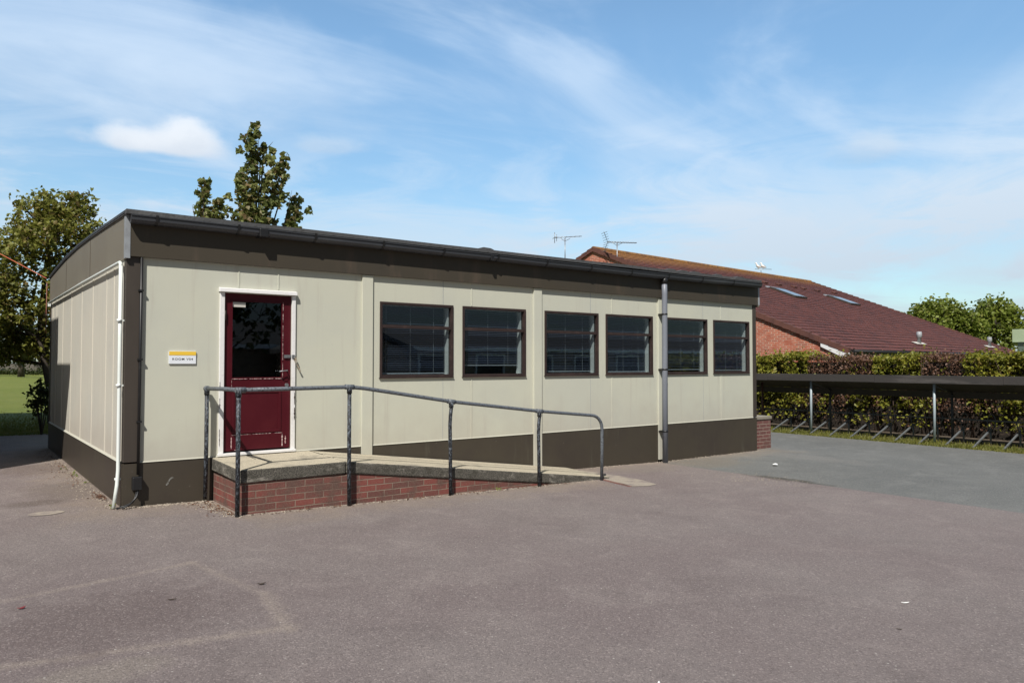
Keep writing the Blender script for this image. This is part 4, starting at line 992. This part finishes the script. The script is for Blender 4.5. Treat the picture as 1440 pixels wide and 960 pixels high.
# ridge tiles
n = 46
rt = MB()
for i in range(n):
    a, b = LEN * i / n, LEN * (i + 1) / n - .012
    prof_ = [(RY + .15 * math.cos(t), ZR - .04 + .13 * math.sin(t)) for t in [math.pi * k / 8 for k in range(9)]]
    rt.prism(prof_, 'x', a, b + .0)
rt.build('ridge_tiles', 'ridge_tile', rs)
# verge: cloaked tiles stepping up both rakes
for e0, e1, nm in ((-.06, .13, 'near'), (LEN - .13, LEN + .06, 'far')):
    vt = MB(); k = 34
    for side in (0, 1):
        for i in range(k):
            t0, t1 = i / k, (i + 1.02) / k
            va, vb = RY * t0, RY * t1; za, zb = ZE + (ZR - ZE) * t0, ZE + (ZR - ZE) * min(1, t1)
            if side: va, vb = 2 * RY - va, 2 * RY - vb
            vt.prism([(va, za - .13), (vb, zb - .15), (vb, zb + .035), (va, za + .075)] if not side else [(vb, zb - .15), (va, za - .13), (va, za + .075), (vb, zb + .035)], 'x', e0, e1)
    vt.build('verge_tiles', 'verge_tile', rs)
# eaves: gutter, dark soffit, white barge end
gu = MB().tube([(.1, -.10, ZE - .06), (LEN - .1, -.10, ZE - .06)], .06, 10).build('gutter', 'black_plastic', hall)
MB().box(.17, LEN - .2, -.04, -.01, ZE - .24, ZE - .045).build('fascia', 'dark_green_panel', hall)
MB().box(.17, LEN - .2, -.01, .42, ZE - .25, ZE - .22).build('soffit', 'lead_grey', hall)
MB().box(5.0, 8.2, -.20, -.08, ZE - .10, ZE - .045).build('gutter_cover', 'lead_grey', gu)
MB().prism([(-.02, ZE - .26), (-.02, ZE - .11), (.95, ZE + .27), (.95, ZE + .12), (.2, ZE - .25)], 'x', -.05, .028).build('barge_board', 'inner_white', hall)
# roof lights
sl = math.hypot(RY, ZR - ZE); cth, sth = RY / sl, (ZR - ZE) / sl
def rp_(u, v, lift): # point on the tiled slope
    z = ZE + (ZR - ZE) * v / RY
    return (u, v - sth * lift, z + cth * lift)
def slab_on_roof(u0, u1, v0, v1, l0, l1):
    m = MB(); vs = [rp_(u, v, l) for l in (l0, l1) for v in (v0, v1) for u in (u0, u1)]
    return m.add(vs, [(0, 2, 3, 1), (4, 5, 7, 6), (0, 1, 5, 4), (2, 6, 7, 3), (0, 4, 6, 2), (1, 3, 7, 5)])
for (u0, u1, v0, v1) in ((9.05, 10.25, 6.5, 7.85), (14.95, 16.15, 6.4, 7.7)):
    f = slab_on_roof(u0, u1, v0, v1, .01, .10).build('skylight', 'dark_post', hall)
    slab_on_roof(u0 + .09, u1 - .09, v0 + .09, v1 - .22, .101, .108).build('skylight_pane', 'roof_glass', f)
    slab_on_roof(u0 - .1, u1 + .1, v1 + .004, v1 + .16, .03, .075).build('skylight_flashing', 'lead_grey', f)
for u, v in ((10.48, 8.95), (11.9, 8.92), (13.5, 8.88), (14.4, 8.8), (15.95, 8.75), (18.2, 8.8), (1.0, 8.4), (2.2, 8.5), (3.5, 8.5), (5.1, 8.55)):
    slab_on_roof(u - .16, u + .16, v - .14, v + .1, .035, .10).build('vent_tile', 'verge_tile', rs)
for u in (8.7, 18.2):
    v = .85; P = Vector(rp_(u, v, .02))
    f = MB().tube([P, P + Vector((0, 0, .25)), P + Vector((0, 0, .27)), P + Vector((0, 0, .50)), P + Vector((0, 0, .51))], [.085, .07, .115, .10, .03], 12).build('vent_pipe', 'lead_grey', hall)
    slab_on_roof(u - .55, u + .5, v - .12, v + .12, .045, .055).build('vent_flashing', 'sticker_grey', f)
def w_(u, v, z): return Vector((BX, BY, 0)) + U * u + Vv * v + Vector((0, 0, z))
# aerials on the gable
def aerial(label, v, ztop, zbot, boom0, boom1, nel, el, refl, rise):
    base = w_(.05, v, zbot - .6)
    t = thing('television_aerial', label, 'aerial', tuple(base))
    MB().tube([base, w_(.05, v, ztop)], .022, 8).build('mast', 'galvanised', t)
    for z in (zbot - .5, zbot - .2): MB().box(*sorted((base.x - .04, base.x + .16)), base.y - .03, base.y + .03, z, z + .05).build('wall_bracket', 'galvanised', t)
    bdir = rh * .95 + fh * .3; bdir.normalize(); sd = Vector((-bdir.y, bdir.x, 0))
    c = w_(.05, v, ztop - .02)
    A, B = c + bdir * boom0, c + bdir * boom1 + Vector((0, 0, rise))
    MB().tube([A, B], .014, 6).build('boom', 'galvanised', t)
    e = MB()
    for i in range(nel):
        q = A.lerp(B, (i + .5) / nel); h = el * (1 - .35 * i / nel)
        e.tube([q - sd * h - Vector((0, 0, 0)), q + sd * h], .009, 5); e.tube([q - Vector((0, 0, h * .25)), q + Vector((0, 0, h * .25))], .01, 5)
    e.build('element', 'galvanised', t)
    r_ = MB()
    if refl == 'mesh':
        for k in range(-4, 5):
            off = Vector((0, 0, .1 * k)) - bdir * (.05 + .028 * abs(k)); r_.tube([A + off - sd * .3, A + off + sd * .3], .009, 5)
        r_.tube([A + Vector((0, 0, .45)) - bdir * .18, A, A - Vector((0, 0, .45)) - bdir * .18], .012, 5)
    else:
        r_.tube([A - Vector((0, 0, .25)), A + Vector((0, 0, .25))], .014, 5); r_.tube([A - sd * .25, A + sd * .25], .014, 5); r_.tube([A + bdir * .1 - Vector((0, 0, .16)), A + bdir * .1 + Vector((0, 0, .16))], .012, 5)
    r_.build('reflector', 'galvanised', t)
    MB().tube([c + bdir * -.25 + Vector((0, 0, 0)), c + Vector((0, 0, -.14)), c + bdir * .25], .011, 5).build('cradle', 'galvanised', t)
aerial('thin grey aerial on a mast left of the brick gable peak', 13.2, 7.50, 6.3, -.52, .85, 6, .14, 'plain', .14)
aerial('larger grey aerial with a spiky reflector in front of the brick gable', 10.05, 6.92, 5.9, -.45, .95, 11, .17, 'mesh', .03)
# perch rod and gulls on the ridge
rod0 = w_(14.6, RY, ZR + .08)
t = thing('ridge_rod', 'thin dark rod on a short stem standing on the tiled ridge under two gulls', 'rod', tuple(rod0))
MB().tube([rod0, rod0 + Vector((0, 0, .22))], .018, 6).build('stem', 'galvanised', t)
MB().tube([rod0 + rh * -.35 + Vector((0, 0, .22)), rod0 + rh * .62 + Vector((0, 0, .20))], .014, 6).build('bar', 'galvanised', t)
def gull(x, d, label):
    base = rod0 + rh * x + Vector((0, 0, .215))
    g = thing('gull', label, 'gull', tuple(base), 'white gulls perched on the roof ridge')
    D = (rh * d + fh * -.2).normalized(); up = Vector((0, 0, 1))
    P = [base - D * .22 + up * .09, base - D * .12 + up * .11, base + up * .15, base + D * .07 + up * .20, base + D * .10 + up * .28, base + D * .12 + up * .34, base + D * .155 + up * .345, base + D * .18 + up * .34]
    MB().tube(P, [.012, .05, .082, .078, .045, .047, .035, .008], 10).build('body', 'gull_white', g)
    MB().tube([base - D * .2 + up * .12, base - D * .05 + up * .19, base + D * .05 + up * .20], [.006, .062, .05], 8).build('wing', 'gull_grey', g)
    MB().tube([base + D * .17 + up * .342, base + D * .225 + up * .33], [.014, .004], 6).build('beak', 'gull_beak', g)
    s = Vector((-D.y, D.x, 0)) * .03
    MB().tube([base + s, base + s + up * .09], .007, 5).tube([base - s, base - s + up * .09], .007, 5).build('leg', 'gull_beak', g)
gull(-.16, -1, 'left hand white gull perched above the tiled ridge')
gull(.12, -1, 'right hand white gull perched above the tiled ridge')
# --- pale green flat roofed block at the right edge
p = at(1427, 46)
gbx = thing('green_building', 'flat roofed building with a pale green fascia at the right edge', 'building', (p.x, p.y, -.3))
yw = R(52.77) - R(90)
fg = (p - Vector((-1.6224, -9.4061, 0))).normalized(); rg = Vector((fg.y, -fg.x, 0))
def loc(u, v, z): return p + rg * u + fg * v + Vector((0, 0, z))
def obox(u0, u1, v0, v1, z0, z1):
    return MB().add([loc(u, v, z) for z in (z0, z1) for v in (v0, v1) for u in (u0, u1)], [(0, 2, 3, 1), (4, 5, 7, 6), (0, 1, 5, 4), (2, 6, 7, 3), (0, 4, 6, 2), (1, 3, 7, 5)])
obox(.16, 9.8, .2, 8, -.3, 2.92).build('wall', 'dark_green_panel', gbx)
obox(-.12, 10, 0, 8.2, 2.93, 3.72).build('fascia', 'pale_green_panel', gbx)
obox(-.5, 10, -1.6, .15, 1.86, 2.02).build('canopy', 'inner_white', gbx)

# ------------------------------------------------------------------ things outside the frame that shade the end wall and show in the glass
ns = thing('store_building', 'tall plain brick store building left of the picture that shades the lawn', 'building', (-5, 10, 0))
MB().prism([(3.555, -.1), (3.555, 3.32), (2.70, 4.94), (17.5, 4.94), (17.5, -.1)], 'x', -8.5, -2.05).build('wall', 'buff_brick', ns)
MB().box(-8.6, -2.0, 4.55, 12, 4.951, 5.70).build('roof_house', 'buff_brick', ns)
MB().box(-8.5, -2.05, 12.01, 17.5, 4.951, 5.02).build('roof', 'roof_felt', ns)
for y in (5.2, 8.4, 12.5, 15.2): MB().box(-2.047, -2.03, y, y + 1.1, 1.0, 2.2).build('window', 'window_dark', ns)
op = thing('opposite_building', 'long low brick school block with a dark roof facing the classroom across the yard', 'building', (26, -33, -.2))
MB().box(9, 58, -38, -28, -.3, 2.55).build('wall', 'buff_brick', op)
MB().prism([(-38.5, 2.56), (-27.4, 2.56), (-33, 3.9)], 'x', 8.6, 58.4).build('roof', 'slate_tile', op)
MB().box(8.6, 58.4, -27.45, -27.38, 2.36, 2.55).build('fascia', 'inner_white', op)
for x in range(12, 57, 4):
    f = frame_mb(x, x + 2.2, .8, 2.2, .12, -27.99, -27.9).build('window', 'inner_white', op)
    MB().box(x + .1, x + 2.1, -27.985, -27.97, .9, 2.1).build('pane', 'window_dark', f)
po = thing('gabled_porch', 'brick porch with a white gable end in front of the opposite school block', 'building', (15, -24, -.2))
MB().prism([(11.5, -.3), (16.5, -.3), (16.5, 2.3), (14, 3.3), (11.5, 2.3)], 'y', -27.3, -23).build('wall', 'buff_brick', po)
MB().prism([(11.1, 2.14), (14, 3.31), (16.9, 2.14), (16.9, 2.3), (14, 3.5), (11.1, 2.3)], 'y', -27.4, -22.6).build('roof', 'slate_tile', po)
p = Vector((7.2, -21, 0))  # unseen tree, added so the door glass mirrors something dark
trunk = [(p.x, p.y, -.2, .3), (p.x, p.y, 2, .24), (p.x + .1, p.y, 5, .16), (p.x, p.y, 8, .05)]
ccs = [((p.x + dx, p.y + dy, z), (1.5, 1.5, 1.3)) for dx, dy, z in ((0, 0, 7.5), (-1.4, .3, 5.8), (1.3, -.4, 6), (0, 1, 4.4), (-1.5, -.5, 3.6), (1.5, .4, 3.8), (.2, -1, 5), (0, .3, 2.6))]
make_tree('added_dark_tree', 'unseen dark tree added across the yard for the door glass to mirror', (p.x, p.y, -.2), trunk, ccs, .3, 'dark_leaves', 8, .25)
# overhead cable to a timber pole
pole = Vector((-6.2, 20.5, 0))
tp = thing('utility_pole', 'timber utility pole left of the picture carrying the orange cable', 'pole', tuple(pole))
MB().tube([pole, pole + Vector((0, 0, 9.2))], [.13, .1], 12).build('shaft', 'timber_pole', tp)
MB().tube([pole + Vector((-.6, 0, 8.7)), pole + Vector((.6, 0, 8.7))], .05, 8).build('crossarm', 'timber_pole', tp)
A = Vector((-.075, 7.66, 3.28)); B = pole + Vector((.05, 0, 8.65))
tag(MB().tube([A.lerp(B, t / 12) - Vector((0, 0, .05 * math.sin(math.pi * t / 12))) for t in range(13)], .009, 6).build('overhead_cable', 'orange_cable'), 'orange overhead cable running to the back corner of the classroom', 'cable')

# ------------------------------------------------------------------ litter and grit
def flat_scrap(name, mat, x, y, w, h, rot, label, cat, z=.006, group=None):
    m = MB(); n = 10; zz = zg(x) + z
    pts = []
    for k in range(n):
        an = 6.283 * k / n; r = 1 + .18 * noise.noise((k * 1.7, x, y))
        lx, ly = w * r * math.cos(an), h * r * math.sin(an)
        pts.append((x + lx * math.cos(rot) - ly * math.sin(rot), y + lx * math.sin(rot) + ly * math.cos(rot), zz + min(.006, h * .4) * (1 + math.cos(2 * an))))
    m.add(pts + [(a, b, c - .003) for a, b, c in pts], [tuple(range(n)), tuple(range(n, 2 * n))[::-1]] + [(k, k + n, (k + 1) % n + n, (k + 1) % n) for k in range(n)])
    return tag(m.build(name, mat), label, cat, group)
flat_scrap('paper_scrap', 'paper_white', 10.27, -1.56, .10, .045, .5, 'white crumpled paper scrap on the grey tarmac near the far corner', 'litter', .01)
flat_scrap('paper_strip', 'paper_white', 3.87, -6.82, .030, .006, -.62, 'thin white paper strip on the maroon tarmac in the right foreground', 'litter')
flat_scrap('fallen_leaf', 'dead_leaf', .27, -3.854, .030, .012, -.2, 'dark dead leaf on the maroon tarmac right of the trench patch', 'leaf')
flat_scrap('fallen_leaf', 'dead_leaf', -.35, -3.86, .03, .006, -.5, 'thin dark dead leaf inside the trench patch', 'leaf')
flat_scrap('fallen_leaf', 'red_petal', -1.19, -3.454, .026, .012, .3, 'dull red leaf on the tarmac at the left edge', 'leaf')
flat_scrap('fallen_leaf', 'red_petal', -1.32, -3.0, .03, .006, .3, 'thin orange red leaf scrap near the left edge above the dull red leaf', 'leaf')
flat_scrap('fallen_leaf', 'dead_leaf', -.45, -5.72, .022, .012, .3, 'brown dead leaf on the tarmac in the near foreground', 'leaf')
flat_scrap('fallen_leaf', 'dead_leaf', 3.26, -7.07, .018, .004, -1.0, 'small dark twig like leaf below the white paper strip', 'leaf')
flat_scrap('paper_strip', 'paper_white', 1.35, -6.75, .012, .005, .6, 'tiny white scrap near the bottom of the picture', 'litter')
def grit(n, fn, smin, smax):
    m = MB()
    for _ in range(n):
        x, y = fn(); s = random.uniform(smin, smax); z = zg(x)
        an = random.uniform(0, 6.28); c, d = math.cos(an) * s, math.sin(an) * s * .7
        m.add([(x + c, y + d, z), (x - d, y + c, z), (x - c, y - d, z), (x + d, y - c, z), (x, y, z + s * .8)], [(0, 1, 4), (1, 2, 4), (2, 3, 4), (3, 0, 4)])
    return m
def near_edges():
    r = random.random(); off = abs(random.gauss(0, .07)) + .015
    if r < .25: return (random.uniform(0, .95), -off)
    if r < .5: return (random.uniform(.9, 6.4), -1.13 - off * .9)
    if r < .6: return (.95 - off * 1.4, random.uniform(-1.2, -.05))
    if r < .85: return (-.02 - off * 1.5, random.uniform(0, 7))
    return (random.uniform(7, 12), -off)
struct(grit(2600, near_edges, .004, .014).build('grit', 'grit_stone', normals=False), 'stuff')
struct(grit(420, lambda: (8.6 + random.gauss(0, .35), -2.4 + random.gauss(0, .55)), .003, .010).build('loose_gravel', 'grit_stone', normals=False), 'stuff')
# leaf crumbs and small weeds in the corners
P = []
for _ in range(520):
    r = random.random()
    if r < .3: P.append((random.uniform(.9, 5.8), -1.14 - abs(random.gauss(0, .06)), zg(2.5) * 0 + zg(P[-1][0] if P else 1) + .006)); P[-1] = (P[-1][0], P[-1][1], zg(P[-1][0]) + .006)
    elif r < .55: P.append((.93 - abs(random.gauss(0, .12)), random.uniform(-1.1, -.1), zg(.9) + .006))
    elif r < .7: P.append((-.05 - abs(random.gauss(0, .06)), random.gauss(.9, .15), .008))
    else: P.append((-.1 - abs(random.gauss(0, .15)), random.uniform(2, 6), .008))
struct(leaf_mesh('leaf_crumbs', 'dry_leaves', np.array(P), .03, None, tints_for(RNG.uniform(size=len(P))), up=2.), 'stuff')
P = []
for (x, y) in ((-.09, 3.0), (-.1, 3.2), (-.07, 2.2), (-.11, -.02), (-.14, 3.9), (4.4, -1.16)):
    for _ in range(12): P.append((x + random.gauss(0, .02), y + random.gauss(0, .04), zg(x) + abs(random.gauss(0, .03))))
struct(leaf_mesh('weeds', 'fresh_leaves', np.array(P), .026, None, tints_for(RNG.uniform(size=len(P)))), 'stuff')
# fallen leaves on the lawn
for o_ in bpy.data.objects:
    if '_o' in o_: del o_['_o']

# ------------------------------------------------------------------ light and sky
sd_ = Vector((-.617, -.555, 1.0)).normalized()
su = bpy.data.lights.new('sun', 'SUN'); su.energy = 5.0; su.angle = R(.5); su.color = (1, .955, .89)
so = bpy.data.objects.new('sun', su); COL.objects.link(so); so.rotation_euler = sd_.to_track_quat('Z', 'Y').to_euler(); so.location = (-20, -20, 30)
w = bpy.data.worlds.new('World'); sc.world = w; w.use_nodes = True; nt = w.node_tree
bg = nt.nodes['Background']; bg.inputs[1].default_value = .10
sky = nn(nt, 'ShaderNodeTexSky'); sky.sky_type = 'NISHITA'; sky.sun_disc = False
sky.sun_elevation = math.asin(sd_.z); sky.sun_rotation = math.atan2(sd_.x, sd_.y); sky.air_density = 1.0; sky.dust_density = .6; sky.ozone_density = 1.6; sky.altitude = 20
dirv = nn(nt, 'ShaderNodeTexCoord').outputs['Generated']
sp = nn(nt, 'ShaderNodeSeparateXYZ'); lk(nt, dirv, sp.inputs[0])
zc = math_(nt, 'MAXIMUM', sp.outputs[2], 0.0)
den = math_(nt, 'ADD', zc, .12)
cx = math_(nt, 'DIVIDE', sp.outputs[0], den); cy = math_(nt, 'DIVIDE', sp.outputs[1], den)
cv = nn(nt, 'ShaderNodeCombineXYZ'); lk(nt, cx, cv.inputs[0]); lk(nt, cy, cv.inputs[1])
mp = nn(nt, 'ShaderNodeMapping'); mp.inputs['Rotation'].default_value = (0, 0, R(-62)); mp.inputs['Scale'].default_value = (.55, 1.05, 1); mp.inputs['Location'].default_value = (3.1, 1.7, 0); lk(nt, cv.outputs[0], mp.inputs[0])
n1 = noise_(nt, mp.outputs[0], .95, 9, .56, 1.3)
mp2 = nn(nt, 'ShaderNodeMapping'); mp2.inputs['Rotation'].default_value = (0, 0, R(20)); mp2.inputs['Scale'].default_value = (.5, 1.0, 1); mp2.inputs['Location'].default_value = (9.3, 4.4, 0); lk(nt, cv.outputs[0], mp2.inputs[0])
n2 = noise_(nt, mp2.outputs[0], .45, 8, .58, .9)
veil = math_(nt, 'ADD', math_(nt, 'MULTIPLY', ramp_(nt, n1, .42, .70), .62), math_(nt, 'MULTIPLY', ramp_(nt, n2, .40, .66), .55))
# thicker veil low down
low = ramp_(nt, zc, .34, .04)
veil = math_(nt, 'ADD', math_(nt, 'MULTIPLY', veil, math_(nt, 'ADD', .85, math_(nt, 'MULTIPLY', low, -.25))), math_(nt, 'MULTIPLY', low, .12), clamp=True)
# banks of thin cloud drawn out along the horizon
hv = nn(nt, 'ShaderNodeMapping'); hv.inputs['Scale'].default_value = (1.0, 1.0, 4.2); hv.inputs['Location'].default_value = (2.3, .4, 1.1); lk(nt, dirv, hv.inputs[0])
n3 = noise_(nt, hv.outputs[0], 3.6, 9, .62, 1.0)
band = math_(nt, 'MULTIPLY', ramp_(nt, zc, .36, .15), ramp_(nt, n3, .40, .60))
veil = math_(nt, 'ADD', veil, math_(nt, 'MULTIPLY', band, .56), clamp=True)
veil = math_(nt, 'MULTIPLY', veil, .90)
CLOUD = (5.0, 5.75, 6.6)
skyc = mixc(nt, 1.0, sky.outputs[0], (1.0, 1.17, 1.15), 'MULTIPLY')
col = mixc(nt, veil, skyc, CLOUD)
# one small cumulus, a fixed direction in the sky
def cumulus(col, c, width, height, amt, seed, colr, rag=1.0):
    c = Vector(c).normalized(); r = Vector((c.y, -c.x, 0)).normalized(); u = r.cross(c)
    def dot(v):
        n = nn(nt, 'ShaderNodeVectorMath', operation='DOT_PRODUCT'); lk(nt, dirv, n.inputs[0]); n.inputs[1].default_value = v; return n.outputs['Value']
    dc = dot(c); a = math_(nt, 'DIVIDE', dot(r), dc); b = math_(nt, 'DIVIDE', dot(u), dc)
    a_ = math_(nt, 'DIVIDE', a, width); b_ = math_(nt, 'DIVIDE', b, height)
    # flat underside, heaped top
    bneg = math_(nt, 'MULTIPLY', math_(nt, 'MINIMUM', b_, 0), 1.7); b2 = math_(nt, 'ADD', math_(nt, 'MAXIMUM', b_, 0), bneg)
    d = math_(nt, 'SQRT', math_(nt, 'ADD', math_(nt, 'MULTIPLY', a_, a_), math_(nt, 'MULTIPLY', b2, b2)))
    m_ = nn(nt, 'ShaderNodeCombineXYZ'); lk(nt, a, m_.inputs[0]); lk(nt, math_(nt, 'MULTIPLY', b, 1.5), m_.inputs[1]); m_.inputs[2].default_value = seed
    ns_ = noise_(nt, m_.outputs[0], 13, 7, .56, .2)
    d = math_(nt, 'ADD', d, math_(nt, 'MULTIPLY', math_(nt, 'SUBTRACT', ns_, .5), rag))
    mask = math_(nt, 'MULTIPLY', ramp_(nt, d, 1.05, .30), amt)
    mask = math_(nt, 'MULTIPLY', mask, ramp_(nt, dc, .2, .5))
    shade = mixc(nt, ramp_(nt, math_(nt, 'ADD', b_, math_(nt, 'MULTIPLY', math_(nt, 'SUBTRACT', ns_, .5), 2.2)), -.7, .5), tuple(x * y for x, y in zip(colr, (.80, .84, .89))), colr)
    return mixc(nt, mask, col, shade)
def dirpx(x, y):
    f = 1048.6; pit = R(1.668)
    fw = fh * math.cos(pit) + Vector((0, 0, math.sin(pit))); up = Vector((0, 0, math.cos(pit))) - fh * math.sin(pit)
    return (fw + rh * ((x - 720) / f) + up * ((480 - y) / f)).normalized()
# sky directions of the clouds (azimuth/elevation measured from the photograph)
col = cumulus(col, dirpx(232, 206), .096, .024, .90, 3.0, (5.8, 6.15, 6.6), 1.3)
col = cumulus(col, dirpx(186, 200), .046, .027, .85, 7.0, (5.9, 6.25, 6.7), 1.5)
col = cumulus(col, dirpx(256, 198), .050, .036, .97, 5.0, (5.9, 6.25, 6.7), 1.5)
col = cumulus(col, dirpx(1228, 208), .05, .034, .35, 8.0, (5.2, 5.6, 6.0), 1.7)
col = cumulus(col, dirpx(120, 90), .42, .13, .30, 15.0, (5.0, 5.75, 6.6), .9)
col = cumulus(col, dirpx(470, 208), .06, .018, .30, 11.0, (5.2, 5.6, 6.0), 1.6)
# the sky is brighter and hazier away from the sun, over the classroom, than behind the yard
fwd_ = nn(nt, 'ShaderNodeVectorMath', operation='DOT_PRODUCT'); lk(nt, dirv, fwd_.inputs[0]); fwd_.inputs[1].default_value = (fh.x, fh.y, 0)
gain = math_(nt, 'MULTIPLY', math_(nt, 'SUBTRACT', 1.0, math_(nt, 'MULTIPLY', ramp_(nt, zc, .40, .0, False), .40)), math_(nt, 'ADD', math_(nt, 'MULTIPLY', ramp_(nt, fwd_.outputs['Value'], -.1, .75), 1.22), .36))
gv = nn(nt, 'ShaderNodeCombineXYZ'); [lk(nt, gain, gv.inputs[i]) for i in range(3)]
col = mixc(nt, 1.0, col, gv.outputs[0], 'MULTIPLY')
lk(nt, col, bg.inputs[0])

# ------------------------------------------------------------------ camera
ya, pi_ = .9211, .0291
C = Vector((-1.6224, -9.4061, 1.6277))
fwv = Vector((math.cos(ya) * math.cos(pi_), math.sin(ya) * math.cos(pi_), math.sin(pi_))); rv_ = Vector((math.sin(ya), -math.cos(ya), 0)); uv_ = rv_.cross(fwv)
cam = bpy.data.cameras.new('camera'); co = bpy.data.objects.new('camera', cam); COL.objects.link(co)
M = Matrix((rv_, uv_, -fwv)).transposed().to_4x4(); M.translation = C; co.matrix_world = M
cam.sensor_width = 36; cam.lens = 1048.6 / 1440 * 36; cam.clip_start = .05; cam.clip_end = 5000
sc.camera = co
sc.view_settings.view_transform = 'Standard'; sc.view_settings.look = 'None'; sc.view_settings.exposure = 0.13; sc.view_settings.gamma = 1
sc.view_settings.use_curve_mapping = False
sc.cycles.max_bounces = 8; sc.cycles.transparent_max_bounces = 12
